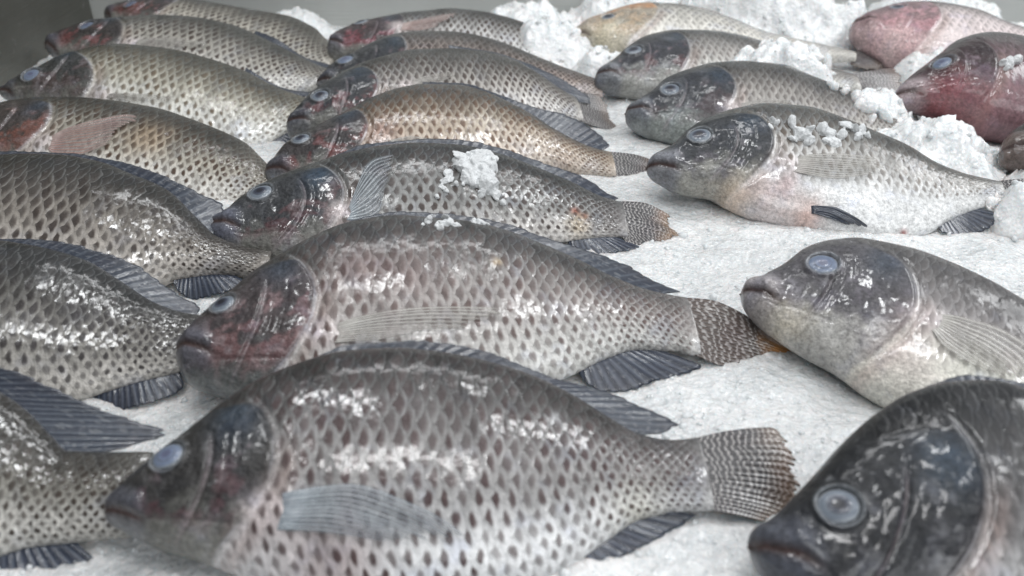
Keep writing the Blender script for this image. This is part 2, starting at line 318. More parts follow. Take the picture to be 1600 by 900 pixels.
FISH = json.loads(r'''[{"n":"L1","A":[-0.5135,1.106,0.0212],"M":[[0.9194,-0.39226,-0.02892],[0.38721,0.88972,0.24182],[-0.06913,-0.23353,0.96989]],"L":0.3458,"D":0.1189,"lat":0,"th":1,"T":[[-0.0071,0.2822],[-0.0068,0.2121],[0.0,0.0],[0.001,0.0163],[0.0177,0.0258],[0.0451,0.0477],[0.0923,0.0565],[0.1345,0.0563],[0.1863,0.0581],[0.2382,0.0609],[0.2795,0.0494],[0.327,0.0234],[0.3458,0.0234]],"B":[[0.0,0.0],[0.0122,-0.0079],[0.0378,-0.019],[0.1061,-0.038],[0.1831,-0.0522],[0.2488,-0.0583],[0.2967,-0.0536],[0.3377,-0.0397],[0.3602,-0.0177]],"eye":[0.1339,-0.1482,0.013]},
{"n":"L2","A":[-0.5224,0.9636,0.0226],"M":[[0.97654,-0.21348,-0.02836],[0.21016,0.91594,0.34188],[-0.04701,-0.33982,0.93931]],"L":0.3526,"D":0.1189,"lat":0,"th":1,"T":[[-0.0078,0.2745],[0.0,0.0],[0.0005,0.0136],[0.014,0.0255],[0.0344,0.0441],[0.0732,0.0578],[0.1114,0.0682],[0.1542,0.0718],[0.1991,0.0667],[0.2487,0.0484],[0.2906,0.0288],[0.3273,0.0132],[0.349,0.009],[0.3526,0.009]],"B":[[0.0,0.0],[0.0101,-0.0077],[0.0242,-0.0125],[0.0843,-0.0316],[0.1683,-0.0478],[0.2278,-0.0509],[0.2756,-0.0464],[0.2959,-0.0368],[0.3296,-0.0221],[0.3572,-0.0114]],"eye":[0.1423,0.1877,0.0118],"op":[[0.0856,0.0325],[0.1003,0.0107],[0.1018,-0.0103]],"dorsal":[[0.2272,0.0657],[0.2644,0.0497],[0.3019,0.0299],[0.3309,0.0208],[0.338,0.0152],[0.331,0.0065]],"pect":[[0.1225,-0.0082,0.0216],[0.1225,-0.0011,0.0226],[0.1623,0.008,0.0223],[0.2051,0.007,0.0189],[0.2066,-0.0011,0.0186],[0.1667,-0.0116,0.0204]],"pk":[4,5]},
{"n":"L3","A":[-0.4946,0.8075,0.0256],"M":[[0.99538,-0.09074,-0.03138],[0.09589,0.92229,0.37442],[-0.00503,-0.3757,0.92673]],"L":0.3186,"D":0.1203,"lat":0,"th":1,"T":[[0.0,0.0],[0.001,0.004],[0.0079,0.0059],[0.0163,0.0156],[0.036,0.029],[0.0572,0.0522],[0.0832,0.0678],[0.1107,0.0725],[0.1543,0.0697],[0.1918,0.0612],[0.2305,0.0479],[0.2643,0.03],[0.2888,0.0203],[0.3152,0.0139],[0.3186,0.0139]],"B":[[0.0,0.0],[0.0063,-0.006],[0.0165,-0.0097],[0.0509,-0.0201],[0.115,-0.0405],[0.1806,-0.0544],[0.2411,-0.0583],[0.2719,-0.0497],[0.2937,-0.0303],[0.322,-0.0133]],"eye":[0.1255,-0.1284,0.01],"op":[[0.092,0.0217],[0.1013,0.0096],[0.104,-0.0052],[0.1013,-0.0166]],"dorsal":[[0.2295,0.0537],[0.2559,0.039],[0.2804,0.03],[0.3006,0.0244],[0.3063,0.0186],[0.2927,0.0182]],"anal":[[0.2662,-0.0549],[0.2759,-0.0622],[0.2931,-0.0558],[0.3049,-0.0415],[0.3049,-0.0315],[0.2939,-0.0308]],"pect":[[0.12,-0.0206,0.0189],[0.1227,-0.0166,0.0201],[0.1546,-0.016,0.02],[0.188,-0.0163,0.018],[0.1866,-0.0214,0.0175],[0.152,-0.0256,0.0183]],"pk":[4,5]},
{"n":"L4","A":[-0.483,0.6872,0.0189],"M":[[0.98411,-0.17435,-0.0336],[0.17283,0.89715,0.40651],[-0.04073,-0.40585,0.91303]],"L":0.2976,"D":0.1037,"lat":0,"th":1,"T":[[-0.0025,0.1744],[0.0,0.0],[0.0036,0.0093],[0.0116,0.0216],[0.0235,0.0454],[0.0409,0.0565],[0.0802,0.0647],[0.1223,0.0678],[0.1661,0.0657],[0.2004,0.0582],[0.2356,0.0475],[0.2593,0.0378],[0.2801,0.0219],[0.2933,0.0124],[0.2976,0.0124]],"B":[[0.0,0.0],[0.0071,-0.0073],[0.0278,-0.0156],[0.0676,-0.0229],[0.1182,-0.0317],[0.1715,-0.0381],[0.2206,-0.0384],[0.2558,-0.0324],[0.281,-0.0209],[0.3014,-0.0101]],"eye":[0.1213,0.0099,0.0106],"op":[[0.0897,0.0368],[0.0984,0.0297],[0.0971,0.0057],[0.0809,-0.012]],"anal":[[0.2558,-0.0334],[0.2684,-0.0382],[0.2927,-0.0321],[0.3048,-0.0212],[0.2929,-0.0176]],"pect":[[0.1096,-0.0051,0.0181],[0.1071,0.004,0.0195],[0.1183,0.0146,0.02],[0.1419,0.0295,0.0185],[0.1644,0.0399,0.0152],[0.1743,0.0372,0.0148],[0.1656,0.0206,0.017],[0.1594,0.0017,0.0172],[0.1382,-0.0109,0.0168],[0.117,-0.01,0.017]],"stain":[[0.1843,0.0196,0.0168,[0.5,0.34,0.2],0.5]],"pk":[5,7]},
{"n":"L5","A":[-0.474,0.4989,0.0206],"M":[[0.99948,-0.00151,-0.03205],[0.01442,0.91352,0.40653],[0.02867,-0.40678,0.91308]],"L":0.312,"D":0.1267,"lat":0,"th":1,"T":[[-0.0009,0.1411],[0.0,0.0],[0.0071,0.0127],[0.0247,0.0428],[0.0514,0.0717],[0.08,0.0835],[0.1024,0.0859],[0.1255,0.0888],[0.1502,0.0894],[0.1757,0.0856],[0.2029,0.0753],[0.2298,0.0627],[0.2557,0.039],[0.2755,0.0214],[0.3098,0.0121],[0.312,0.0121]],"B":[[0.0,0.0],[0.0082,-0.0099],[0.031,-0.0213],[0.0726,-0.0315],[0.1234,-0.0365],[0.1723,-0.0375],[0.2081,-0.035],[0.2344,-0.026],[0.2531,-0.0129],[0.2842,-0.0085],[0.3136,-0.0087]],"eye":[0.1632,-0.0692,0.0083],"op":[[0.0953,0.0468],[0.1083,0.0249],[0.1096,-0.0051]],"dorsal":[[0.0744,0.0934],[0.1139,0.0988],[0.1489,0.0977],[0.1744,0.0925],[0.2009,0.0848],[0.2272,0.0742],[0.2543,0.0603],[0.2719,0.0511],[0.275,0.0403],[0.2699,0.0288]],"anal":[[0.2518,-0.0151],[0.2589,-0.0239],[0.2693,-0.0281],[0.2872,-0.0245],[0.2965,-0.0191],[0.2983,-0.013],[0.2884,-0.0097]],"stain":[[0.2885,-0.0029,0.0126,[0.05,0.045,0.042],0.5]]},
{"n":"L6","A":[-0.4475,0.3846,0.0245],"M":[[0.99536,0.08917,-0.03608],[-0.06444,0.89662,0.43809],[0.07142,-0.43373,0.89821]],"L":0.2771,"D":0.1155,"lat":0,"th":1,"T":[[0.0,0.0],[0.0008,0.0055],[0.0092,0.014],[0.0284,0.039],[0.058,0.0573],[0.0916,0.0661],[0.1202,0.0688],[0.1426,0.0685],[0.1599,0.066],[0.1764,0.062],[0.1978,0.0538],[0.2196,0.0389],[0.2414,0.0237],[0.2614,0.0163],[0.2754,0.0143],[0.2771,0.0143]],"B":[[0.0,0.0],[0.0073,-0.01],[0.028,-0.022],[0.0649,-0.0358],[0.1059,-0.0441],[0.1452,-0.0471],[0.1772,-0.0452],[0.1994,-0.0415],[0.2156,-0.0352],[0.2374,-0.0283],[0.2588,-0.022],[0.2788,-0.0138]],"eye":[0.1548,0.0692,0.0077],"op":[[0.0881,0.037],[0.0997,0.0114],[0.0986,-0.0156]],"dorsal":[[0.098,0.0732],[0.1266,0.0757],[0.1419,0.0736],[0.1617,0.0714],[0.1822,0.0678],[0.2029,0.0609],[0.2241,0.0526],[0.2386,0.0426],[0.2532,0.031],[0.2674,0.0209],[0.2661,0.0166],[0.2552,0.0168]],"anal":[[0.2149,-0.0362],[0.2188,-0.0394],[0.2306,-0.0451],[0.2437,-0.0432],[0.258,-0.0367],[0.2639,-0.0291],[0.2606,-0.023]]},
{"n":"L7","A":[-0.4382,0.2878,0.0249],"M":[[0.99922,-0.01434,-0.03691],[0.03,0.88261,0.46915],[0.02584,-0.46989,0.88235]],"L":0.271,"D":0.1149,"lat":0,"th":1,"T":[[-0.0013,0.1725],[0.0,0.0],[0.0071,0.0168],[0.026,0.041],[0.0553,0.0591],[0.0889,0.0694],[0.1205,0.0703],[0.1546,0.0637],[0.1911,0.0479],[0.2061,0.0393],[0.2218,0.0271],[0.2329,0.0195],[0.253,0.02],[0.27,0.0207],[0.271,0.0207]],"B":[[0.0,0.0],[0.0093,-0.0081],[0.0337,-0.0188],[0.0751,-0.034],[0.1125,-0.0434],[0.1462,-0.0459],[0.1772,-0.042],[0.2016,-0.0339],[0.2166,-0.029],[0.2275,-0.0249],[0.2453,-0.022],[0.2634,-0.0194],[0.2776,-0.0179]],"eye":[0.159,0.0099,0.0076],"op":[[0.0884,0.0387],[0.1054,0.0144],[0.1054,-0.0083]],"dorsal":[[0.1004,0.0743],[0.1243,0.0775],[0.1515,0.0726],[0.1871,0.0602],[0.1961,0.0582],[0.2176,0.0507],[0.2405,0.042],[0.2591,0.0372],[0.2774,0.0299],[0.2647,0.0256],[0.2526,0.0214],[0.2391,0.019]],"anal":[[0.2018,-0.0349],[0.2077,-0.044],[0.2241,-0.0525],[0.2447,-0.0492],[0.2589,-0.0422],[0.2613,-0.0336],[0.2571,-0.0283],[0.2464,-0.0224]]},
{"n":"M1","A":[-0.2089,0.9703,0.0214],"M":[[0.99922,0.01581,-0.03614],[-0.00113,0.92728,0.37436],[0.03943,-0.37403,0.92658]],"L":0.2767,"D":0.1142,"lat":0,"th":1,"T":[[-0.0003,0.1536],[0.0,0.0],[0.0055,0.0146],[0.0268,0.0336],[0.0666,0.0517],[0.1048,0.0633],[0.1446,0.0717],[0.1712,0.07],[0.2031,0.0627],[0.2368,0.0466],[0.2624,0.0273],[0.2774,0.0145]],"B":[[0.0,0.0],[0.0028,-0.0088],[0.0105,-0.0163],[0.0286,-0.025],[0.0683,-0.0347],[0.1248,-0.0427],[0.1738,-0.0419],[0.2233,-0.0311],[0.2761,-0.0146],[0.2767,-0.0146]],"eye":[0.1339,0.7805,0.0101],"op":[[0.0834,0.036],[0.0857,0.018],[0.0787,-0.0017]],"caudal":[[0.2775,0.0183],[0.3054,0.029],[0.3193,0.0146],[0.3193,-0.0081],[0.3059,-0.0253],[0.2761,-0.0157]],"pect":[[0.0834,0.0038,0.0227],[0.0834,0.015,0.0227],[0.1077,0.0252,0.0215],[0.1436,0.0401,0.0181],[0.1447,0.0307,0.0191],[0.1239,0.0102,0.0217],[0.1019,0.0032,0.0221]],"ct":[1,4],"pk":[4,5]},
{"n":"M2","A":[-0.1972,0.8486,0.0189],"M":[[0.99825,0.04802,-0.03451],[-0.03163,0.92673,0.37438],[0.04996,-0.37264,0.92663]],"L":0.2897,"D":0.1176,"lat":0,"th":1,"T":[[0.0,0.0],[0.0011,0.0046],[0.0053,0.0099],[0.0146,0.0241],[0.03,0.0379],[0.0518,0.0588],[0.07,0.072],[0.0936,0.0786],[0.1292,0.082],[0.1534,0.0798],[0.1896,0.0676],[0.2243,0.048],[0.2589,0.0287],[0.2911,0.0124]],"B":[[0.0,0.0],[0.0035,-0.0069],[0.0151,-0.012],[0.0507,-0.0232],[0.1015,-0.0341],[0.1582,-0.0362],[0.2093,-0.0295],[0.2552,-0.0184],[0.2886,-0.0116],[0.2897,-0.0116]],"eye":[0.1004,0.326,0.0089],"op":[[0.0837,0.0549],[0.0897,0.0383],[0.0873,0.0156]]},
{"n":"M3","A":[-0.1999,0.7264,0.0216],"M":[[0.96764,0.24968,-0.03661],[-0.21383,0.88829,0.40646],[0.134,-0.38548,0.91293]],"L":0.2732,"D":0.1283,"lat":0,"th":1,"T":[[0.0,0.0],[0.0023,0.0062],[0.0149,0.0209],[0.0284,0.0373],[0.0481,0.054],[0.0706,0.0686],[0.0931,0.0782],[0.1274,0.0886],[0.1605,0.09],[0.1937,0.086],[0.2246,0.0718],[0.2447,0.0511],[0.2619,0.0285],[0.2772,0.0131]],"B":[[0.0,0.0],[0.0005,-0.0071],[0.0049,-0.0113],[0.0272,-0.018],[0.0757,-0.0315],[0.1261,-0.0392],[0.174,-0.0361],[0.2071,-0.0239],[0.2384,-0.0098],[0.269,-0.0142],[0.2732,-0.0142]],"eye":[0.1172,0.1482,0.0083],"op":[[0.0789,0.0389],[0.0846,0.0288],[0.0846,0.0149],[0.0743,-0.0004],[0.0629,-0.0092]],"dorsal":[[0.1629,0.0988],[0.2069,0.0907],[0.2361,0.0737],[0.26,0.0497],[0.2775,0.0283],[0.2878,0.0131],[0.2882,0.0051],[0.276,0.0104]],"caudal":[[0.2774,0.0156],[0.2908,0.0237],[0.3033,0.0211],[0.3073,0.0099],[0.3055,-0.0077],[0.3112,-0.0255],[0.3187,-0.0329],[0.3002,-0.0297],[0.2831,-0.0224],[0.2676,-0.016]],"pect":[[0.1097,0.013,0.0245],[0.112,0.0204,0.0247],[0.128,0.0278,0.0238],[0.1543,0.0329,0.0208],[0.1566,0.0292,0.0207],[0.1417,0.0196,0.0222],[0.1223,0.0088,0.0238]],"ct":[2,6],"pk":[3,4]},
{"n":"M4","A":[-0.1984,0.6379,0.0161],"M":[[0.9898,0.13816,-0.03486],[-0.11225,0.90673,0.40649],[0.08777,-0.39843,0.91299]],"L":0.2869,"D":0.1219,"lat":0,"th":1,"T":[[0.0,0.0],[0.003,0.0072],[0.0082,0.0139],[0.0184,0.0273],[0.0363,0.0411],[0.0547,0.0543],[0.0736,0.068],[0.0931,0.0814],[0.1129,0.0907],[0.1327,0.095],[0.1628,0.0947],[0.1822,0.0882],[0.2011,0.0769],[0.2194,0.0623],[0.2369,0.045],[0.2544,0.0303],[0.272,0.0187],[0.2894,0.013]],"B":[[0.0,0.0],[0.0018,-0.0056],[0.014,-0.0108],[0.044,-0.0192],[0.089,-0.0264],[0.1398,-0.0269],[0.1877,-0.0162],[0.2298,-0.001],[0.2569,-0.0096],[0.2843,-0.0135],[0.2869,-0.0135]],"eye":[0.1046,0.3853,0.0075],"op":[[0.0804,0.0394],[0.084,0.0312],[0.0804,0.0134],[0.0708,-0.0011]],"dorsal":[[0.1318,0.1055],[0.166,0.105],[0.2043,0.0846],[0.2292,0.068],[0.258,0.057],[0.2791,0.0386],[0.2884,0.0238],[0.2799,0.0172]],"caudal":[[0.2894,0.014],[0.3046,0.0135],[0.3259,0.0099],[0.3279,-0.002],[0.3238,-0.0106],[0.3196,-0.0199],[0.2981,-0.0198],[0.2843,-0.0144]],"pect":[[0.096,-0.0019,0.0207],[0.0984,0.0091,0.0227],[0.1164,0.0135,0.0225],[0.1416,0.0078,0.0201],[0.1416,-0.0005,0.0186],[0.12,-0.0065,0.0184]],"stain":[[0.2437,0.0017,0.0109,[0.62,0.46,0.36],0.4],[0.1813,0.039,0.0141,[0.62,0.56,0.46],0.5],[0.096,0.0202,0.0123,[0.42,0.22,0.18],0.5]],"ct":[2,5],"pk":[3,4]},
{"n":"M5","A":[-0.2127,0.5362,0.0202],"M":[[0.99422,0.10199,-0.03365],[-0.07705,0.89561,0.43812],[0.07483,-0.433,0.89828]],"L":0.2971,"D":0.1093,"lat":0,"th":1,"T":[[0.0,0.0],[0.0026,0.0056],[0.0106,0.0099],[0.026,0.0272],[0.0446,0.0404],[0.0712,0.0531],[0.0963,0.0635],[0.1215,0.0702],[0.1477,0.0731],[0.1793,0.0716],[0.2125,0.0617],[0.2379,0.0492],[0.2628,0.0349],[0.2821,0.0221],[0.2995,0.0155]],"B":[[0.0,0.0],[0.0026,-0.0079],[0.0091,-0.0153],[0.0242,-0.0252],[0.0405,-0.0309],[0.0789,-0.0364],[0.1222,-0.0378],[0.1664,-0.032],[0.2121,-0.023],[0.2494,-0.0176],[0.273,-0.0162],[0.2948,-0.0152],[0.2971,-0.0152]],"eye":[0.1255,0.4841,0.0087],"op":[[0.0845,0.0318],[0.0932,0.021],[0.0982,0.0099],[0.0957,-0.0058],[0.0858,-0.0167],[0.0709,-0.0272]],"pre":[[0.0659,0.0199],[0.0684,0.0034],[0.0659,-0.01],[0.0547,-0.0213]],"dorsal":[[0.084,0.0667],[0.1085,0.0786],[0.1477,0.0809],[0.1819,0.078],[0.2129,0.0685],[0.2461,0.054],[0.2641,0.0474],[0.28,0.0372],[0.2882,0.0284],[0.2966,0.0227],[0.2899,0.0198]],"anal":[[0.2532,-0.018],[0.2579,-0.026],[0.2746,-0.0325],[0.2975,-0.0287],[0.3084,-0.0256],[0.2894,-0.0172]],"caudal":[[0.2996,0.0166],[0.3115,0.0176],[0.3372,0.0081],[0.3335,-0.0013],[0.339,-0.0108],[0.3324,-0.0182],[0.3472,-0.0282],[0.3435,-0.0348],[0.3169,-0.0336],[0.298,-0.0259],[0.2947,-0.0162]],"pect":[[0.0957,-0.0112,0.0194],[0.0995,0.0002,0.021],[0.1156,0.0424,0.0188],[0.133,0.0492,0.0174],[0.1281,0.027,0.0206],[0.1231,0.0084,0.0208],[0.1206,-0.0061,0.0195],[0.1107,-0.0122,0.0187]],"stain":[[0.2598,0.0034,0.0033,[0.38,0.1,0.06],0.8],[0.2661,-0.0007,0.0024,[0.38,0.1,0.06],0.7],[0.2611,-0.0082,0.0084,[0.6,0.46,0.28],0.6],[0.2884,-0.0038,0.0142,[0.2,0.17,0.17],0.4]],"ct":[2,7],"pk":[3,5]},
{"n":"M6","A":[-0.1815,0.3798,0.025],"M":[[0.98959,0.13976,-0.03437],[-0.11077,0.89207,0.43811],[0.0919,-0.42974,0.89826]],"L":0.2909,"D":0.1304,"lat":0,"th":1,"T":[[0.0,0.0],[0.0005,0.0049],[0.0029,0.0085],[0.0127,0.021],[0.0248,0.0331],[0.0393,0.0483],[0.0527,0.0584],[0.0725,0.0716],[0.095,0.0815],[0.1198,0.0853],[0.1452,0.0826],[0.1663,0.0796],[0.1867,0.0727],[0.207,0.0624],[0.2268,0.0508],[0.2461,0.0375],[0.2651,0.0275],[0.2851,0.0211],[0.2954,0.019]],"B":[[0.0,0.0],[0.0014,-0.0069],[0.0062,-0.0173],[0.0165,-0.0236],[0.0289,-0.0279],[0.0432,-0.0325],[0.0697,-0.0395],[0.0996,-0.0445],[0.1299,-0.0452],[0.1612,-0.041],[0.1976,-0.0322],[0.2166,-0.0257],[0.2363,-0.0181],[0.2529,-0.0137],[0.2768,-0.0157],[0.2864,-0.0189],[0.2909,-0.0189]],"eye":[0.0879,0.5829,0.0074],"op":[[0.0669,0.0424],[0.073,0.0338],[0.0742,0.02],[0.0718,-0.0021],[0.0633,-0.0172],[0.0487,-0.0279]],"pre":[[0.0487,0.0259],[0.0475,0.0126],[0.0426,-0.004],[0.0402,-0.01]],"dorsal":[[0.0907,0.0874],[0.1199,0.0921],[0.1532,0.0878],[0.187,0.079],[0.2178,0.0654],[0.2445,0.0559],[0.2642,0.0445],[0.277,0.034],[0.2903,0.025],[0.2759,0.0267]],"anal":[[0.2186,-0.0257],[0.2243,-0.0356],[0.2397,-0.0413],[0.2625,-0.0357],[0.2859,-0.03],[0.2933,-0.026],[0.2842,-0.0209],[0.267,-0.0156]],"caudal":[[0.2955,0.0197],[0.3058,0.0178],[0.3236,0.0087],[0.3398,-0.005],[0.3524,-0.0166],[0.3514,-0.025],[0.3387,-0.0293],[0.3248,-0.0304],[0.3026,-0.027],[0.2872,-0.0194]],"pect":[[0.0828,-0.0124,0.0227],[0.084,-0.0028,0.0245],[0.0949,0.0009,0.025],[0.1205,0.0054,0.0245],[0.1497,0.0066,0.0224],[0.1777,0.0055,0.0192],[0.1826,0.0034,0.0184],[0.1534,-0.007,0.0206],[0.129,-0.0094,0.0226],[0.1047,-0.0126,0.0226]],"stain":[[0.1777,0.0386,0.003,[0.62,0.46,0.28],0.7],[0.1266,0.0282,0.0141,[0.3,0.2,0.19],0.4],[0.0986,0.0332,0.0157,[0.3,0.19,0.18],0.4]],"ct":[4,5],"pk":[6,8]},
{"n":"M7","A":[-0.1736,0.2635,0.026],"M":[[0.99127,0.1264,-0.03762],[-0.09416,0.87809,0.46914],[0.09233,-0.4615,0.88232]],"L":0.2658,"D":0.1179,"lat":0,"th":1,"T":[[0.0,0.0],[0.001,0.0049],[0.004,0.009],[0.0069,0.0119],[0.0152,0.0193],[0.0242,0.0267],[0.0355,0.0368],[0.0475,0.0471],[0.0597,0.0557],[0.0794,0.0645],[0.1004,0.07],[0.1221,0.0709],[0.144,0.0683],[0.1655,0.0629],[0.187,0.0548],[0.2079,0.0426],[0.2237,0.0303],[0.2374,0.021],[0.2544,0.0171],[0.2697,0.018]],"B":[[0.0,0.0],[0.0019,-0.0042],[0.0084,-0.0087],[0.0206,-0.0158],[0.0431,-0.0248],[0.0646,-0.0342],[0.0908,-0.0418],[0.117,-0.0464],[0.1435,-0.048],[0.1708,-0.0455],[0.195,-0.0383],[0.2153,-0.0274],[0.2313,-0.0191],[0.2495,-0.0171],[0.2621,-0.0174],[0.2658,-0.0174]],"eye":[0.1046,0.5236,0.0076],"op":[[0.0656,0.0346],[0.0701,0.0288],[0.0734,0.0189],[0.069,0.0024],[0.0623,-0.0152],[0.0478,-0.024]],"pre":[[0.0456,0.0265],[0.0456,0.0186],[0.0434,0.005],[0.0423,-0.0099],[0.0323,-0.0172]],"dorsal":[[0.0889,0.0706],[0.1025,0.0745],[0.133,0.0748],[0.1659,0.069],[0.1842,0.0618],[0.2022,0.053],[0.2204,0.0472],[0.23,0.0433],[0.2401,0.0371],[0.258,0.0242],[0.2484,0.0202],[0.2369,0.0222]],"anal":[[0.1913,-0.0408],[0.199,-0.0419],[0.2092,-0.0394],[0.2281,-0.0326],[0.2508,-0.0228],[0.2592,-0.0185],[0.2433,-0.0183]],"caudal":[[0.2697,0.018],[0.282,0.0205],[0.305,0.0222],[0.3116,0.0188],[0.313,0.0084],[0.3141,-0.0071],[0.3039,-0.0191],[0.291,-0.0236],[0.2729,-0.0194],[0.2621,-0.0172]],"pect":[[0.0734,-0.018,0.0188],[0.0745,-0.0044,0.0219],[0.1023,-0.0021,0.0222],[0.1301,-0.0118,0.0198],[0.1446,-0.0199,0.0174],[0.1524,-0.0265,0.0153],[0.1368,-0.027,0.0164],[0.1201,-0.0267,0.0175],[0.0934,-0.0209,0.0189]],"stain":[[0.1969,0.0263,0.0036,[0.55,0.55,0.56],0.7],[0.2291,-0.0197,0.0118,[0.7,0.66,0.52],0.5],[0.1023,-0.0325,0.0154,[0.26,0.15,0.14],0.35]],"ct":[3,7],"pk":[5,7]},
{"n":"R1","A":[0.0671,0.9973,0.0225],"M":[[0.99473,-0.09763,-0.03121],[0.10105,0.98511,0.13911],[0.01716,-0.14153,0.98979]],"L":0.3204,"D":0.129,"lat":0,"th":1.15,"T":[[0.0,0.0],[0.0019,0.0102],[0.0065,0.018],[0.0297,0.0458],[0.0663,0.0775],[0.1112,0.0913],[0.1483,0.0852],[0.1835,0.0621],[0.2163,0.0338],[0.2487,0.0221],[0.2811,0.0176],[0.3232,0.0058]],"B":[[0.0,0.0],[0.0032,-0.0076],[0.0161,-0.0102],[0.0428,-0.0245],[0.0792,-0.035],[0.1344,-0.0382],[0.1833,-0.0318],[0.2369,-0.0216],[0.2843,-0.0152],[0.3174,-0.009],[0.3204,-0.009]],"eye":[0.1297,-0.0692,0.0087],"caudal":[[0.3235,0.0157],[0.3475,0.0278],[0.358,0.0103],[0.3471,-0.0227],[0.317,-0.0171]],"stain":[[0.0389,-0.0138,0.0158,[0.78,0.7,0.52],0.6]],"ct":[2,4]},
{"n":"R2","A":[0.0844,0.8644,0.0197],"M":[[0.99766,0.05809,-0.03609],[-0.0423,0.93882,0.3418],[0.05374,-0.33947,0.93908]],"L":0.2771,"D":0.118,"lat":0,"th":1,"T":[[0.0,0.0],[0.0031,0.0077],[0.0071,0.0121],[0.0192,0.0225],[0.0383,0.0461],[0.0635,0.0669],[0.0956,0.0764],[0.1357,0.0782],[0.1679,0.0717],[0.198,0.0577],[0.2326,0.0342],[0.281,0.0107]],"B":[[0.0,0.0],[0.0003,-0.0067],[0.0034,-0.0104],[0.0185,-0.0173],[0.0455,-0.0258],[0.0926,-0.0361],[0.1446,-0.0399],[0.2076,-0.0275],[0.273,-0.0124],[0.2771,-0.0124]],"eye":[0.1464,0.326,0.0106],"op":[[0.0962,0.0473],[0.0986,0.0261],[0.0939,0.0073],[0.0858,-0.0086]]},
{"n":"R3","A":[0.1031,0.7569,0.0216],"M":[[0.99451,-0.09712,-0.03892],[0.10455,0.90768,0.40643],[-0.00415,-0.40827,0.91285]],"L":0.2569,"D":0.118,"lat":0,"th":1,"T":[[0.0,0.0],[0.0021,0.006],[0.0084,0.0112],[0.0217,0.0241],[0.0352,0.0436],[0.0582,0.0595],[0.0809,0.07],[0.1158,0.0767],[0.1442,0.0767],[0.171,0.0658],[0.2031,0.0504],[0.2356,0.027],[0.2588,0.0103]],"B":[[0.0,0.0],[0.0021,-0.0081],[0.0093,-0.0152],[0.0226,-0.0225],[0.0414,-0.0281],[0.0712,-0.0361],[0.1267,-0.0413],[0.1829,-0.0333],[0.229,-0.019],[0.2552,-0.0104],[0.2569,-0.0104]],"eye":[0.1506,0.1482,0.0103],"op":[[0.0871,0.0461],[0.0957,0.0322],[0.0957,0.0156],[0.0892,-0.005]],"pect":[[0.0957,-0.0101,0.0206],[0.0989,-0.0008,0.0219],[0.1247,0.0067,0.0211],[0.1484,0.0086,0.0187],[0.1451,-0.0015,0.0183],[0.1183,-0.0117,0.0196]],"pk":[3,4]},
{"n":"R4","A":[0.1038,0.6198,0.0274],"M":[[0.99645,-0.07562,-0.03693],[0.0841,0.8791,0.46915],[-0.00301,-0.47059,0.88235]],"L":0.2708,"D":0.1191,"lat":0,"th":1,"T":[[0.0,0.0],[0.0019,0.0068],[0.0054,0.0118],[0.019,0.0209],[0.0308,0.0365],[0.048,0.0513],[0.0726,0.0638],[0.0999,0.0713],[0.1262,0.0709],[0.1541,0.0625],[0.1767,0.0522],[0.203,0.0394],[0.2237,0.0235],[0.245,0.0145],[0.2727,0.009]],"B":[[0.0,0.0],[0.002,-0.0043],[0.0138,-0.0118],[0.0298,-0.0189],[0.05,-0.0217],[0.0631,-0.03],[0.0808,-0.039],[0.1026,-0.0451],[0.1352,-0.0488],[0.1681,-0.051],[0.1897,-0.0494],[0.2084,-0.0434],[0.2259,-0.0306],[0.2502,-0.0179],[0.2681,-0.013],[0.2708,-0.013]],"eye":[0.1423,0.2865,0.0092],"op":[[0.0861,0.0394],[0.0918,0.0255],[0.0929,0.0088],[0.0884,-0.009],[0.0736,-0.0217],[0.0566,-0.0233]],"pre":[[0.0646,0.0242],[0.0657,0.0089],[0.0623,-0.0049],[0.0465,-0.0124]],"anal":[[0.2153,-0.0354],[0.2193,-0.0425],[0.2347,-0.0424],[0.2583,-0.0324],[0.2643,-0.0232],[0.25,-0.0197]],"caudal":[[0.2729,0.0106],[0.2902,0.0151],[0.3155,0.0209],[0.3191,0.0052],[0.3098,-0.0147],[0.2877,-0.0189],[0.268,-0.014]],"pect":[[0.1031,-0.011,0.0214],[0.1088,0.0016,0.0227],[0.1269,0.0061,0.022],[0.1462,0.0085,0.0201],[0.1745,0.0079,0.0166],[0.1756,0.0015,0.0165],[0.1643,-0.0086,0.0178],[0.1326,-0.0158,0.0196]],"pelv":[[0.1201,-0.0409,0.0116],[0.119,-0.0359,0.0145],[0.1348,-0.0367,0.0139],[0.145,-0.0405,0.012],[0.1632,-0.0498,0.0046],[0.145,-0.0478,0.0063]],"stain":[[0.1178,-0.0417,0.0121,[0.66,0.34,0.25],0.55],[0.1881,-0.0483,0.0028,[0.3,0.05,0.04],0.9],[0.0884,-0.0274,0.0103,[0.6,0.45,0.42],0.5],[0.102,-0.0198,0.0084,[0.5,0.3,0.3],0.5],[0.0634,-0.0302,0.0124,[0.72,0.56,0.42],0.6]],"ct":[2,4],"pk":[4,6],"vk":[4,5]},
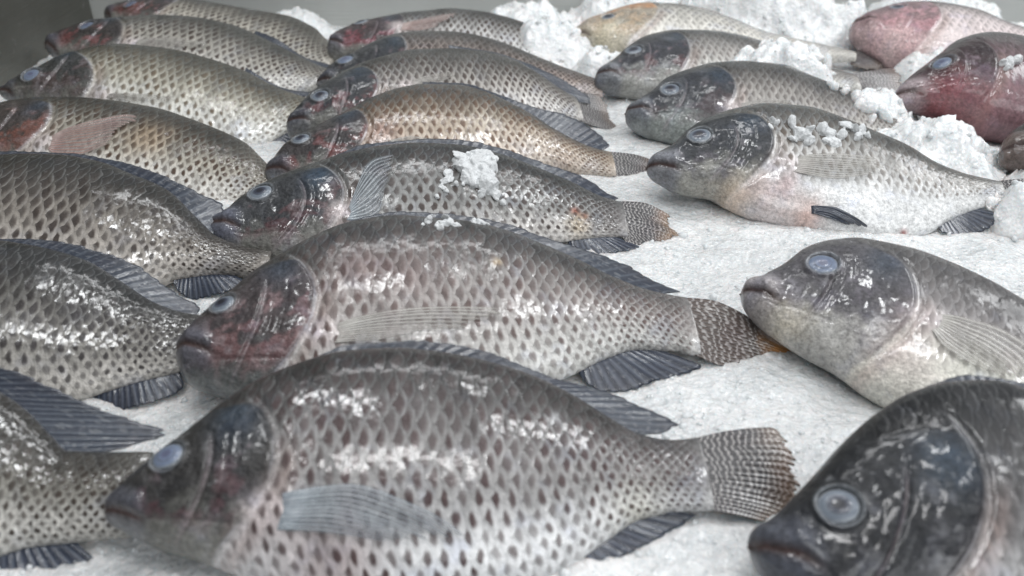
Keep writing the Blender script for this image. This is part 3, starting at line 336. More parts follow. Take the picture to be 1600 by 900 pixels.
{"n":"R5","A":[0.1355,0.4357,0.0277],"M":[[0.92903,-0.36741,-0.04372],[0.35251,0.84298,0.40635],[-0.11244,-0.39292,0.91267]],"L":0.2287,"D":0.1092,"lat":0,"th":1,"T":[[0.0,0.0],[0.0016,0.0086],[0.0111,0.0156],[0.0207,0.0268],[0.0299,0.0412],[0.0444,0.0518],[0.0622,0.0574],[0.085,0.0578],[0.108,0.0541],[0.1301,0.0474],[0.1515,0.038],[0.1778,0.0257],[0.2026,0.0149],[0.2291,0.0092]],"B":[[0.0,0.0],[0.0026,-0.0055],[0.0053,-0.0088],[0.0195,-0.0194],[0.0414,-0.0298],[0.0619,-0.0366],[0.0754,-0.044],[0.0862,-0.0486],[0.1106,-0.0555],[0.1415,-0.0588],[0.1707,-0.0519],[0.1994,-0.0356],[0.2284,-0.0108],[0.2287,-0.0108]],"eye":[0.1799,0.2667,0.0097],"op":[[0.0775,0.0411],[0.0861,0.0303],[0.0909,0.0115],[0.09,-0.0083],[0.0794,-0.0243]],"mouth":[[0.001,0.0003],[0.0153,-0.0022],[0.0316,-0.0037]],"pect":[[0.1005,-0.0079,0.0206],[0.1015,0.0005,0.0208],[0.1158,0.0038,0.0192],[0.1282,0.0039,0.0177],[0.1483,-0.0012,0.015],[0.1617,-0.0121,0.013],[0.1483,-0.026,0.0144],[0.1263,-0.0265,0.0168],[0.1081,-0.018,0.0193]],"stain":[[0.0938,-0.0278,0.0185,[0.6,0.48,0.46],0.5],[0.0297,-0.0181,0.0102,[0.64,0.55,0.4],0.5]],"pk":[5,7]},
{"n":"R6","A":[0.0959,0.2444,0.0255],"M":[[0.99886,-0.02851,-0.0384],[0.0439,0.86512,0.49963],[0.01898,-0.50075,0.86539]],"L":0.2604,"D":0.1221,"lat":0,"th":1,"T":[[0.0,0.0],[0.0008,0.0035],[0.0033,0.0079],[0.01,0.0119],[0.0173,0.0181],[0.0304,0.0312],[0.0463,0.0478],[0.0622,0.0612],[0.0759,0.07],[0.0952,0.0765],[0.1135,0.0782],[0.1306,0.0743],[0.1569,0.0649],[0.1928,0.0452],[0.226,0.0245],[0.2672,0.0157]],"B":[[0.0,0.0],[0.0001,-0.0044],[0.0045,-0.0099],[0.0188,-0.0212],[0.0425,-0.0324],[0.0778,-0.0426],[0.1265,-0.044],[0.1788,-0.0337],[0.2209,-0.0213],[0.2538,-0.015],[0.2604,-0.015]],"eye":[0.1255,0.3853,0.0084],"op":[[0.085,0.0513],[0.0883,0.0337],[0.0883,0.0153],[0.0806,0.0006],[0.0665,-0.0162]],"pre":[[0.061,0.0419],[0.0588,0.0248],[0.0534,0.004],[0.0458,-0.0076]],"dorsal":[[0.0875,0.0762],[0.109,0.0829],[0.1314,0.0797],[0.1581,0.0721],[0.1952,0.0547],[0.2163,0.036]]},
{"n":"F1","A":[0.3871,0.9998,0.0328],"M":[[0.98553,-0.16612,-0.03376],[0.16933,0.95544,0.24178],[-0.00791,-0.244,0.96974]],"L":0.2962,"D":0.1242,"lat":0,"th":1.3,"T":[[0.0,0.0],[0.0045,0.0111],[0.0098,0.0156],[0.0336,0.035],[0.0634,0.0519],[0.0995,0.055],[0.1396,0.045],[0.1692,0.0199],[0.198,0.0104],[0.2485,0.0058],[0.3006,0.0099]],"B":[[0.0,0.0],[0.0003,-0.0087],[0.0093,-0.0193],[0.0289,-0.0415],[0.0488,-0.0563],[0.0791,-0.0652],[0.1305,-0.0713],[0.1853,-0.0613],[0.245,-0.0358],[0.2912,-0.0139],[0.2962,-0.0139]],"eye":[0.159,0.3458,0.0111],"stain":[[0.0409,-0.0428,0.0268,[0.66,0.38,0.39],0.6],[0.0359,-0.0477,0.0135,[0.72,0.58,0.56],0.6]]},
{"n":"F2","A":[0.3513,0.7709,0.0319],"M":[[0.99908,0.02547,-0.0345],[-0.01071,0.92721,0.37438],[0.04152,-0.37367,0.92663]],"L":0.2899,"D":0.1373,"lat":0,"th":1.3,"T":[[0.0,0.0],[0.0049,0.0084],[0.0209,0.0247],[0.0489,0.0476],[0.0786,0.0736],[0.1147,0.086],[0.1459,0.0809],[0.1823,0.0657],[0.2227,0.0421],[0.2608,0.0207],[0.2975,0.0128]],"B":[[-0.0,-0.0049],[0.0034,-0.0087],[0.02,-0.012],[0.0341,-0.0137],[0.0439,-0.0186],[0.0595,-0.0267],[0.0802,-0.0386],[0.1302,-0.0522],[0.1956,-0.0418],[0.2815,-0.0156],[0.2899,-0.0156]],"eye":[0.1423,0.2865,0.0126],"stain":[[0.04,-0.0124,0.0177,[0.36,0.1,0.11],0.6],[0.0655,-0.0274,0.0146,[0.34,0.16,0.17],0.6]]},
{"n":"F3","A":[0.3962,0.6568,0.0247],"M":[[0.99732,-0.06169,-0.03941],[0.07198,0.9245,0.37432],[0.01334,-0.37615,0.92646]],"L":0.2538,"D":0.1169,"lat":0,"th":1.2,"T":[[0.0,0.0],[0.0039,0.0055],[0.0076,0.0152],[0.0215,0.0288],[0.0457,0.0494],[0.0847,0.0691],[0.1311,0.0745],[0.174,0.0564],[0.2141,0.0289],[0.2608,0.0133]],"B":[[-0.0007,-0.1063],[0.0,0.0],[0.001,-0.0097],[0.0112,-0.0129],[0.0391,-0.0277],[0.0844,-0.0437],[0.1303,-0.0422],[0.1857,-0.0279],[0.2469,-0.0138],[0.2538,-0.0138]],"eye":[0.1381,0.326,0.0101]}]''')

# ------------------------------------------------------------------ fish builder
def polycurve(pts, n):
    P = np.asarray(pts, float)
    if len(P) < 2: P = np.vstack([P, P[-1:]+1e-5])
    d = np.r_[0, np.cumsum(np.linalg.norm(np.diff(P, axis=0), axis=1))]; d /= max(d[-1], 1e-9)
    keep = np.r_[True, np.diff(d) > 1e-6]; P = P[keep]; d = d[keep]
    t = np.linspace(0, 1, n)
    return np.stack([pchip(d, P[:, k], t) for k in range(P.shape[1])], -1)
def coons(top, trail, bot, base, nr, nl):
    """rays run from the base to the trailing edge; returns (nr,nl,dim)"""
    a = polycurve(top, nl); b = polycurve(bot, nl); c = polycurve(base, nr); d = polycurve(trail, nr)
    u = np.linspace(0, 1, nr)[:, None, None]; v = np.linspace(0, 1, nl)[None, :, None]
    return (1-u)*a[None]+u*b[None]+(1-v)*c[:, None]+v*d[:, None]-((1-u)*(1-v)*a[0]+u*(1-v)*b[0]+(1-u)*v*a[-1]+u*v*b[-1])
def fin_mesh(name, G, nrays, mat, parent, O, seed, tipv=1., thick=.0007, jag=.06):
    nr, nl = G.shape[:2]; r = np.linspace(0, nrays, nr); l = np.linspace(0, 1, nl)
    # frayed outer margin: membrane notches between rays, rays of uneven length
    cut = jag*(hash2(np.floor(r), 0, seed)*1.2+1.1*np.abs((r % 1)-.5))
    ll = l[None]*(1-cut[:, None]*l[None]**2)
    idx = ll*(nl-1); i0 = np.clip(idx.astype(int), 0, nl-2); f = (idx-i0)[..., None]; rr = np.arange(nr)[:, None]
    G = G[rr, i0]*(1-f)+G[rr, i0+1]*f
    du = np.gradient(G, axis=0); dv = np.gradient(G, axis=1); n = np.cross(du, dv); n /= np.linalg.norm(n, axis=-1, keepdims=True)+1e-12
    n *= np.sign(n[..., 2:3]+1e-9)
    th = thick*.7*(1-.75*l)[None, :, None]
    G1 = G+n*th/2; G0 = G-n*th/2
    V = np.vstack([G1.reshape(-1, 3), G0.reshape(-1, 3)])-O
    F1 = gridfaces(nr, nl); F0 = F1[:, ::-1]+nr*nl
    ring = np.r_[np.arange(nl), (np.arange(1, nr)*nl+nl-1), ((nr-1)*nl+np.arange(nl-2, -1, -1)), (np.arange(nr-2, 0, -1)*nl)]
    r2 = np.roll(ring, -1); Fs = np.stack([ring, r2, r2+nr*nl, ring+nr*nl], -1)
    fc = np.stack([np.repeat(r, nl), np.tile(l, nr), np.full(nr*nl, tipv)], -1)
    return mesh_obj(name, V, np.vstack([F1, F0, Fs]), mat, parent, True, dict(fc=np.vstack([fc, fc])))

def build_fish(fd, det):
    n = fd['n']; K = LOOK[n]; L = fd['L']; D = fd['D']; M = np.array(fd['M']); A = np.array(fd['A']); seed = sum(map(ord, n))
    O = np.array([L*.45, 0, -.018])
    root = bpy.data.objects.new('fish', None); sc.collection.objects.link(root); root.empty_display_size = .02
    loc = A+O@M; mw = Matrix([[*M[:, i], loc[i]] for i in range(3)]+[[0, 0, 0, 1]]); root.matrix_world = mw
    tag(root, LABEL[n], 'fish', 'whole fish laid out on crushed ice')
    NU, NV, NB = int(300*det), int(150*det), int(40*det)
    us = np.linspace(0, 1, NU)**1.25
    ang = np.r_[np.linspace(-math.pi/2, math.pi/2, NV, endpoint=False), np.linspace(math.pi/2, 1.5*math.pi, NB, endpoint=False)]
    P, _ = body(fd['T'], fd['B'], L, us, ang, D, fd['lat'], fd['th'])
    T = clean(fd['T']); B = clean(fd['B'])
    def prof(x):
        return pchip(T[:, 0], T[:, 1], x), pchip(B[:, 0], B[:, 1], x)
    yt, yb = prof(us*L); dep = np.maximum(yt-yb, 1e-4); cen = (yt+yb)/2
    x = P[..., 0]; y = P[..., 1]; v = np.broadcast_to(np.sin(ang)[None], x.shape); ca = np.abs(np.cos(ang))[None]
    side = np.sign(np.cos(ang)+1e-9)[None]
    # gill-cover edge, preopercle, as x(y) parabolas
    def parab(pts, dx, dk):
        if pts and len(pts) >= 3:
            q = np.array(pts); c = np.polyfit(q[:, 1], q[:, 0], 2)
            c[0] = np.clip(c[0], -16, -3)
            c1 = np.polyfit(q[:, 1], q[:, 0]-c[0]*q[:, 1]**2, 1); return (c[0], c1[0], c1[1])
        cy = np.interp(.28*L, us*L, cen); a = -dk
        return (a, -2*a*cy+.12, a*cy*cy+dx*L-.12*cy)
    op = parab(fd.get('op'), .30, 9.); xop = lambda yy: op[0]*yy*yy+op[1]*yy+op[2]
    pre = parab(fd.get('pre'), .205, 9.); xpr = lambda yy: pre[0]*yy*yy+pre[1]*yy+pre[2]
    sd = (x-xop(y))/np.sqrt(1+(2*op[0]*y+op[1])**2); sp = (x-xpr(y))/np.sqrt(1+(2*pre[0]*y+pre[1])**2)
    eu, ea, er = fd['eye']; er = min(max(er, .0068), .0090)*.92; ex = eu*L; ea = float(np.clip(ea, -.3, .75))
    eyt, eyb = prof(ex); ey = (eyt+eyb)/2+(eyt-eyb)/2*math.sin(ea)
    # where the scales stop: the gill edge low down, forward to above the eye on the nape
    hv = (y-cen[:, None])/dep[:, None]*2
    nape = smooth(.45, .80, hv)
    front = sd*(1-nape)+nape*(x-(ex+.035*L+(1-hv)*.16*L))
    scale_m = smooth(-.002, .006, front)
    headm = 1-smooth(-.001, .002, front)
    vis_op = smooth(.80, .55, hv)*smooth(-1.02, -.75, hv)
    m = np.zeros_like(x)
    m += .0017*smooth(.0006, -.0022, sd)*smooth(-.05, -.012, sd)*vis_op
    m -= .0010*np.exp(-((sd-.0024)/.0016)**2)*vis_op
    m += .0013*smooth(.0005, -.0016, sp)*smooth(-.02, -.006, sp)*vis_op*smooth(.5, .2, hv) - .0009*np.exp(-((sp-.0009)/.0011)**2)*vis_op*smooth(.55, .3, hv)
    wx = sp+.004*fbm(x*60+seed, y*45, seed+31, 3)
    for q_, a_ in ((.007, .0004), (.0125, .0003), (-.006, .00035)):
        m -= a_*np.exp(-((wx-q_)/.0011)**2)*headm*smooth(.45, .1, hv)*smooth(-.95, -.6, hv)*smooth(-.15, .2, fbm(x*50, y*50+seed, seed+q_*1000, 2)+.1)
    # mouth: line from the snout tip, dropping towards the cheek
    mx = x/(.078*L*(1+.5*(K['lipk']-1))); my = y-(np.interp(0.004*L, us*L, cen)*0-(.016*L)*mx-(.24*mx**2)*.078*L+(y*0))
    mfade = smooth(1.15, .75, mx)
    lipw = .0085*L/.28*K['lipk']
    m += .0013*(np.exp(-((my-lipw*.62)/(lipw*.48))**2)+np.exp(-((my+lipw*.68)/(lipw*.52))**2))*mfade
    m -= .0013*np.exp(-(my/(lipw*.20))**2)*mfade
    m -= .0007*np.exp(-((my-lipw*1.45)/(lipw*.30))**2)*mfade
    # maxilla fold and jaw creases behind the mouth
    jx = x/L; jc = y-(cen[:, None]-dep[:, None]*.30)
    m -= .0006*np.exp(-(jc/.0011)**2)*smooth(.06, .10, jx)*smooth(.26, .20, jx)
    # eye socket
    de = np.hypot(x-ex, y-ey)/er
    m += .0017*np.exp(-((de-1.16)/.17)**2) - .0012*smooth(1.05, .8, de)
    # nostril
    dn = np.hypot(x-ex*.58, y-ey*.75-.001); m -= .0009*np.exp(-(dn/.0011)**2)
    # gentle lumps, so no surface is perfectly fair
    lump = fbm(x*28+seed, y*34, seed, 3)
    m += .0022*lump*smooth(0, .06, x/L)*(.45+.55*headm)+.0007*fbm(x*120+seed, y*120, seed+5, 3)*headm
    # pectoral base muscle
    pb = None
    if fd.get('pect'):
        q = np.array(fd['pect']); pb = (q[0]+q[1])/2
        dp = np.hypot((x-pb[0]+.003)/1.15, y-pb[1])/.0095; m += .0022*np.exp(-dp**2)
    P[..., 2] += m*side*ca**.5
    # ---------------- pigment
    col = lambda c: np.array(c)[None, None]
    tone = hv+.16*fbm(x*40+seed*3, y*30, seed+2, 3)
    k1 = smooth(-.15, K['b1'], tone)[..., None]; k0 = smooth(K['b0']-.25, K['b0']+.45, tone)[..., None]
    pig = col(K['belly'])*(1-k0)+col(K['mid'])*k0; pig = pig*(1-k1)+col(K['back'])*k1
    tailk = smooth(.80, 1.0, x/L)[..., None]; pig = pig*(1-.45*tailk)+col(K['mid'])*.75*.45*tailk
    spot = np.broadcast_to(col(K['spot']), pig.shape).copy()
    spot = spot*(1-.45*k1)+.45*k1*col(K['back'])*.6
    hd = np.broadcast_to(col(K['head']), pig.shape).copy()
    fr = fbm(x*55+seed, y*60, seed+9, 4); fr2 = fbm(x*160+seed, y*170, seed+19, 3)
    redm = (K['red']*smooth(-.02, .20, fr+.9*fr2-.35*(hv+.15))*smooth(.45, .0, hv)*smooth(.03, .10, x/L))[..., None]
    hd = hd*(1-redm)+col(K['cheek'])*redm
    jawm = smooth(-.35, -.85, hv+.7*fr+.5*fr2)[..., None]; hd = hd*(1-jawm)+col(K['jaw'])*jawm
    dorsm = smooth(.35, .9, hv)[..., None]; hd = hd*(1-.55*dorsm)+.55*dorsm*col(K['back'])*.9
    oy = np.interp(.26*L, us*L, cen)+.17*D; ox = xop(oy)-.012
    bl = (K['blue']*np.exp(-(((x-ox)/.011)**2+((y-oy)/.013)**2)))[..., None]; hd = hd*(1-bl)+np.array([.030, .050, .075])*bl
    pal = (.75*smooth(.10, .26, fr2+.35*fr)*smooth(-.9, .3, -hv))[..., None]; hd = hd*(1-.25*pal)+np.array([.30, .30, .31])*.25*pal
    mott = 1+.9*fr2[..., None]; hd = hd*np.clip(mott, .45, 1.7)
    edge = (K['edge']*np.exp(-((sd+.0004)/.0006)**2)*vis_op*smooth(-.1, .25, .1+fr))[..., None]
    ed2 = (.5*K['edge']*np.exp(-((sp-.0002)/.0009)**2)*vis_op*smooth(.45, .2, hv)*smooth(-.2, .1, .2+fr))[..., None]
    es = np.exp(-((de-1.08)/.10)**2)[..., None]*.55; hd = hd*(1-es)+np.array([.26, .28, .30])*es
    lipm = ((np.exp(-((my-lipw*.7)/(lipw*.7))**2)+np.exp(-((my+lipw*.7)/(lipw*.7))**2))*mfade)[..., None]; lipm = np.clip(lipm, 0, 1)*.5
    lc = np.array([.12, .125, .155]) if n not in ('F1', 'R1') else np.array(K['head'])
    if K['lip']: lc = np.array(K['lip']); lipm = np.clip(lipm*1.7, 0, .9)
    hd = hd*(1-lipm)+lc*lipm
    gum = (np.exp(-(my/(lipw*.22))**2)*mfade)[..., None]; hd = hd*(1-gum)+np.array([.05, .028, .025])*gum
    hm = headm[..., None]; pig = pig*(1-hm)+hd*hm
    pig = pig*(1-edge*.8)+np.array([.48, .48, .50])*edge*.8; pig = pig*(1-ed2*.7)+np.array([.36, .30, .31])*ed2*.7
    # flesh-coloured strip just behind the gill cover, blood-tinted throat
    fl = (np.exp(-((sd-.006)/.005)**2)*smooth(.3, -.2, hv)*.5)[..., None]; pig = pig*(1-fl)+np.array([.30, .20, .17])*fl
    if K['pink']:
        pk = (K['pink']*np.exp(-(((x-.33*L)/(.10*L))**2))*smooth(-.35, -.75, hv+.4*fr)*(1-headm))[..., None]; pig = pig*(1-pk)+np.array([.30, .18, .17])*pk
    if pb is not None:
        w = (np.exp(-(dp/.85)**2)*.9)[..., None]; pig = pig*(1-w)+np.array([.66, .58, .57])*w
    if n == 'R1':
        st = (.6*np.exp(-((hv-.35-.5*fr)/.16)**2)*headm)[..., None]; pig = pig*(1-st)+np.array([.62, .24, .06])*st
    for sx, sy, sr, scol, sk in fd.get('stain', []):
        k_ = (sk*np.exp(-(((x-sx)**2+(y-sy)**2)/sr**2)*(1+1.2*fr2)))[..., None]; pig = pig*(1-k_)+np.array(scol)*k_; spot = spot*(1-.6*k_)+np.array(scol)*.6*k_*.5
    # ---------------- scale lattice coordinates
    sden = (np.interp(us, np.linspace(0, 1, 50), np.clip(D/np.interp(np.linspace(0, 1, 50), us, dep), 1, 2.6))**.45)
    sc_s = np.r_[0, np.cumsum(np.diff(us)*sden[1:])]*72
    curve = -1.6*(hv**2)                         # columns bow forward at back and belly
    S = sc_s[:, None]+curve+0*x
    af = .5*(.5+.5*np.sin(ang))+.5*np.where(ang < math.pi/2, ang/math.pi+.5, 1.5-ang/math.pi)
    Tt = np.broadcast_to((8.4*af)[None], x.shape)
    spk = K['spk']*(1-.55*smooth(.35, .8, tone))*(1-K['smooth_belly']*smooth(-.25, -.6, hv+.3*lump))*(1-.6*smooth(-.80, -.97, hv))*(.75+.9*np.clip(lump+.25, 0, .5))
    smk = scale_m*(1-.85*K['smooth_belly']*smooth(-.3, -.65, hv+.3*lump))*smooth(1.0, .97, x/L)
    gl = np.clip(K['gl']*1.25*np.clip(.85+2.0*fr, .25, 1.3), 0, 1)*(1-.25*headm)
    rimv = np.clip(K['rim']*1.25*(.75+1.2*fr)*smooth(-.65, .55, tone), 0, 1)
    sh = lambda a: np.broadcast_to(a, x.shape).ravel()
    attrs = dict(sc=np.stack([sh(S), sh(Tt), sh(smk)], -1), c_pig=np.clip(pig, .005, .9).reshape(-1, 3), c_spot=np.clip(spot, .005, .9).reshape(-1, 3),
                 msk=np.stack([sh(spk), sh(gl), sh(rimv)], -1))
    nv = len(ang); V = P.reshape(-1, 3)-O; F = gridfaces(NU, nv, True)
    # close the snout and the tail stump with a collapsed ring each
    V = np.vstack([np.repeat((P[0].mean(0)-O-[.0006, 0, 0])[None], nv, 0), V, np.repeat((P[-1].mean(0)-O+[.001, 0, 0])[None], nv, 0)])
    for k in attrs: attrs[k] = np.vstack([attrs[k][:nv], attrs[k], attrs[k][-nv:]])
    F = gridfaces(NU+2, nv, True)
    ob = mesh_obj('body', V, F, SKIN, root, True, attrs)
    # surface lookup on the visible side
    Pv = P[:, :NV]
    def zsurf(px, py):
        sh_ = np.shape(px); px = np.ravel(px); py = np.ravel(py)
        u = np.clip(px/L, 0, 1); t_, b_ = prof(u*L); dd = np.maximum(t_-b_, 1e-4); sn = np.clip((py-(t_+b_)/2)/dd*2, -1, 1)
        w = np.minimum(fd['th']*D*np.interp(u, GU, GW), .45*dd)
        return (w*np.sqrt(1-sn**2)**.85).reshape(sh_)
    # ---------------- eye
    h = 2e-3; z0 = zsurf(ex, ey); nx = -(zsurf(ex+h, ey)-zsurf(ex-h, ey))/(2*h); ny = -(zsurf(ex, ey+h)-zsurf(ex, ey-h))/(2*h)
    nn = np.array([float(nx), float(ny), 1.]); nn /= np.linalg.norm(nn); tx = np.cross([0, 1, 0], nn); tx /= np.linalg.norm(tx); ty = np.cross(nn, tx)
    def dome(name, rad, height, base, mat, par, nr=14, na=40):
        r = np.linspace(0, 1, nr); a_ = np.linspace(0, 2*math.pi, na, endpoint=False); R_, A_ = np.meshgrid(r, a_, indexing='ij')
        hh = base+height*np.sqrt(np.clip(1-R_**2*.98, 0, 1))
        pts = np.array([ex, ey, float(z0)])+(R_*rad*np.cos(A_)*1.08)[..., None]*tx+(R_*rad*np.sin(A_)*.95)[..., None]*ty+hh[..., None]*nn-O
        return mesh_obj(name, pts.reshape(-1, 3), gridfaces(nr, na, True), mat, par, True, dict(fc=np.stack([R_.ravel(), A_.ravel(), 0*R_.ravel()], -1)))
    cl = n in ('M7', 'L1', 'L2', 'L3', 'M2', 'F2', 'R5')
    eye = dome('eye', er, .0026, -.0012, EYE_CLOUDY if cl else EYE, root)
    dome('pupil', er*.54, .00045, .00108, PUPIL_CLOUDY if cl else PUPIL, eye, 8, 28)
    # ---------------- fins in the mid plane
    def midfin(name, pts, mat, nrays, sgn, tipv, jag, spin):
        pts = np.array(pts); x0, x1 = pts[0, 0], pts[-1, 0]
        if x1 < x0+.01: x1 = x0+.02
        bx = np.linspace(x0, min(x1, L*.985), 24); t_, b_ = prof(bx); by = (t_-.004) if sgn > 0 else (b_+.004)
        nr, nl = nrays*6+1, 12
        base = np.stack([bx, by], -1); base = polycurve(base, nr); edge = polycurve(pts, nr)
        if sgn > 0: edge[:, 1] = np.maximum(edge[:, 1], np.where(edge[:, 0] < L, prof(np.clip(edge[:, 0], 0, L))[0]-.002, -9))
        l = np.linspace(0, 1, nl)[None, :, None]; G2 = base[:, None]*(1-l)+edge[:, None]*l
        zz = .0025*np.sin(np.linspace(0, 7, nr)+seed)[:, None]*l[..., 0]
        G = np.concatenate([G2, zz[..., None]], -1)
        return fin_mesh(name, G, nrays, mat, root, O, seed+nrays, tipv, .0013, jag)
    if fd.get('dorsal'): midfin('dorsal_fin', fd['dorsal'], FIN_DORSAL, 30, 1, .3, .06, 1)
    if fd.get('anal'): midfin('anal_fin', fd['anal'], FIN_DARK, 16, -1, .3, .05, 1)
    if not fd.get('caudal') and n in ('R2', 'R3', 'R5', 'R6', 'F1', 'F2', 'F3'):
        t_, b_ = prof(np.array([L*.985])); t_, b_ = t_[0], b_[0]; q = .2*L; w_ = .075*L
        fd['caudal'] = [[L*.985, t_], [L+.5*q, t_+.5*w_], [L+.95*q, t_+w_], [L+q, t_+.3*w_], [L+.97*q, b_-.2*w_], [L+.92*q, b_-w_], [L+.5*q, b_-.5*w_], [L*.985, b_]]; fd['ct'] = (2, 5)
    if fd.get('caudal'):
        p = np.array(fd['caudal']); i, k = fd['ct']; p[0, 0] = min(p[0, 0], L-.003); p[-1, 0] = min(p[-1, 0], L-.003)
        t_, b_ = prof(np.array([L*.985])); p[0, 1] = t_[0]-.0006; p[-1, 1] = b_[0]+.0006; p[0, 0] = p[-1, 0] = L*.985
        base = np.array([p[0], (p[0]+p[-1])/2+[-.001, 0], p[-1]])
        nr, nl = 18*6+1, 26
        G2 = coons(p[:i+1], p[i:k+1], p[k:][::-1], base, nr, nl)
        l = np.linspace(0, 1, nl)[None]; zz = .0022*np.sin(np.linspace(0, 7, nr)+seed)[:, None]*l**1.5-.006*l**2
        fin_mesh('tail_fin', np.concatenate([G2, zz[..., None]], -1), 18, FIN_TAIL_BROWN if n == 'M6' else FIN_TAIL, root, O, seed+3, dict(M6=1.3, M7=.16, M5=.3).get(n, .1), .0014, .07)
    # ---------------- paired fins lying on the flank
    def flank(name, pts, pk, mat, nrays, lift):
        p = np.array(pts); i, k = pk
        if k <= i: k = i+1
        base = np.array([p[1], (p[0]+p[1])/2, p[0]]); bot = np.vstack([p[k:], p[:1]])[::-1] if k < len(p) else np.array([p[0], p[-1]])
        nr, nl = nrays*6+1, 22
        G = coons(p[1:i+1], p[i:k+1], bot, base, nr, nl); l = np.linspace(0, 1, nl)[None]
        zs = zsurf(G[..., 0], G[..., 1]); inside = (G[..., 0] < L)
        zl = zs+lift*np.sin(np.clip(l*1.5, 0, 1.5))+.0009*np.sin(np.linspace(0, 11, nr)+seed)[:, None]*l+.0008
        G[..., 2] = np.maximum(zl, G[..., 2]*0+zl); G[:, 0, 2] = zs[:, 0]-.0005
        return fin_mesh(name, G, nrays, mat, root, O, seed+nrays, .5, .0009, .07)
    if fd.get('pect'):
        pm = {'red': FIN_RED, 'tan': FIN_TAN, 'pale': FIN_PALE}.get(K['pect'], FIN_TAN)
        flank('pectoral_fin', fd['pect'], fd['pk'], pm, 11, .0028)
    if fd.get('pelv'): flank('pelvic_fin', fd['pelv'], fd['vk'], FIN_DARK, 6, .003)
    return root

DET = dict(M7=1.25, M6=1.25, M5=1.15, R6=1.2, R5=1.15, R4=1.1, L6=1., L5=1., L7=1.)
for fd in FISH: build_fish(fd, DET.get(fd['n'], .8))

# ------------------------------------------------------------------ ice
def ice_mat(name, sc_, bd, lite=0.):
    N = NT(name); o = N.obj()
    a = N.voro(o, 420*sc_); b = N.noise(o, 60*sc_, 5, .62); c = N.noise(o, 900*sc_, 3, .6); d = N.voro(o, 190*sc_)
    v = N.ss(.32, .68, N.noise(o, 22, 6, .68))
    col = N.mix(v, (.66, .675, .68), (.82, .82, .815)); col = N.mix(N.m('MULTIPLY', N.ss(.50, .72, N.noise(o, 150, 4, .7)), .6), col, (.48, .50, .505))
    col = N.mix(N.m('MULTIPLY', N.ss(.54, .66, N.noise(o, 420, 3, .65)), .8), col, (.88, .885, .88))
    if lite: col = N.mix(lite, col, (.90, .905, .905))
    h = N.m('ADD', N.m('MULTIPLY', a, .8), N.m('ADD', N.m('MULTIPLY', d, 1.), N.m('ADD', N.m('MULTIPLY', b, 1.6), N.m('MULTIPLY', c, .4))))
    N.set(Base_Color=col, Roughness=.16, Normal=N.bump(h, bd, .9), Specular_IOR_Level=.5, Coat_Weight=.3, Coat_Roughness=.08)
    N.set(Subsurface_Weight=.8, Subsurface_Scale=.009); N.bsdf.inputs['Subsurface Radius'].default_value = (.8, 1., 1.1)
    return N.mat
ICE = ice_mat('fine_crushed_ice', .85, .0015)
COARSE = ice_mat('coarse_crushed_ice', .8, .0012, .55)
def glass_mat():
    N = NT('clear_ice_pieces'); o = N.obj(); n = N.noise(o, 300, 4, .6)
    N.set(Base_Color=N.mix(n, (.80, .83, .84), (.95, .95, .95)), Roughness=.22, IOR=1.31, Normal=N.bump(n, .0012, .8))
    N.put(N.bsdf.inputs['Transmission Weight'], N.m('MULTIPLY', n, .5))
    return N.mat
GRAIN = glass_mat()
HEAPS = [  # x, y, radius x, radius y, height
 (.045, 1.00, .080, .060, .044), (.10, .925, .050, .038, .036), (.02, 1.08, .12, .06, .040), (.26, .835, .090, .058, .062), (.335, .775, .065, .055, .040), (.350, .690, .090, .070, .036), (.30, 1.07, .19, .085, .085), (.16, 1.10, .14, .07, .05),
 (.46, .93, .05, .05, .03), (.53, 1.10, .14, .06, .05), (.385, .585, .035, .03, .030), (.435, .63, .045, .04, .035), (-.27, 1.10, .06, .04, .03)]
def cells(x, y, f, s):
    """shard facets: each jittered cell has its own height and its own tilt"""
    i = np.floor(x*f); j = np.floor(y*f); best = np.full(x.shape, 9.); out = np.zeros_like(x)
    for a in (-1, 0, 1):
        for b in (-1, 0, 1):
            ci, cj = i+a, j+b; cx = ci+hash2(ci, cj, s); cy = cj+hash2(ci, cj, s+1); d = np.hypot(x*f-cx, y*f-cy)
            hgt = hash2(ci, cj, s+2)-.5+(x*f-cx)*(hash2(ci, cj, s+3)-.5)*1.6+(y*f-cy)*(hash2(ci, cj, s+4)-.5)*1.6
            w = d < best; out = np.where(w, hgt, out); best = np.where(w, d, best)
    return out
def base_z(x, y):
    return .006*fbm(x*16, y*16, 3, 3)*2+.0016*fbm(x*70, y*70, 8, 3)*2+.0011*fbm(x*260, y*260, 12, 2)*2
def heap_k(x, y, h, grow=1.):
    hx, hy, rx, ry, hh = h; d = np.sqrt(((x-hx)/(rx*grow))**2+((y-hy)/(ry*grow))**2)+.5*fbm(x*30, y*30, 5, 3); return smooth(1.05, .1, d)
def ice_z(x, y):
    z = base_z(x, y)
    for h in HEAPS: z = np.maximum(z, base_z(x, y)+h[4]*.85*heap_k(x, y, h)-.004*(heap_k(x, y, h) > .02))
    return z
ny_, nx_ = 620, 560
yy = .10*(1.148/.10)**np.linspace(0, 1, ny_); tt = np.linspace(-1, 1, nx_)
Y_, T_ = np.meshgrid(yy, tt, indexing='ij')
X_ = np.maximum(T_*(.26+.68*Y_), -.552)
bed = mesh_obj('ice_bed', np.stack([X_, Y_, ice_z(X_, Y_)], -1).reshape(-1, 3), gridfaces(ny_, nx_)[:, ::-1], ICE)
tag(bed, 'white bed of finely crushed ice under the rows of fish', 'ice', kind='structure')

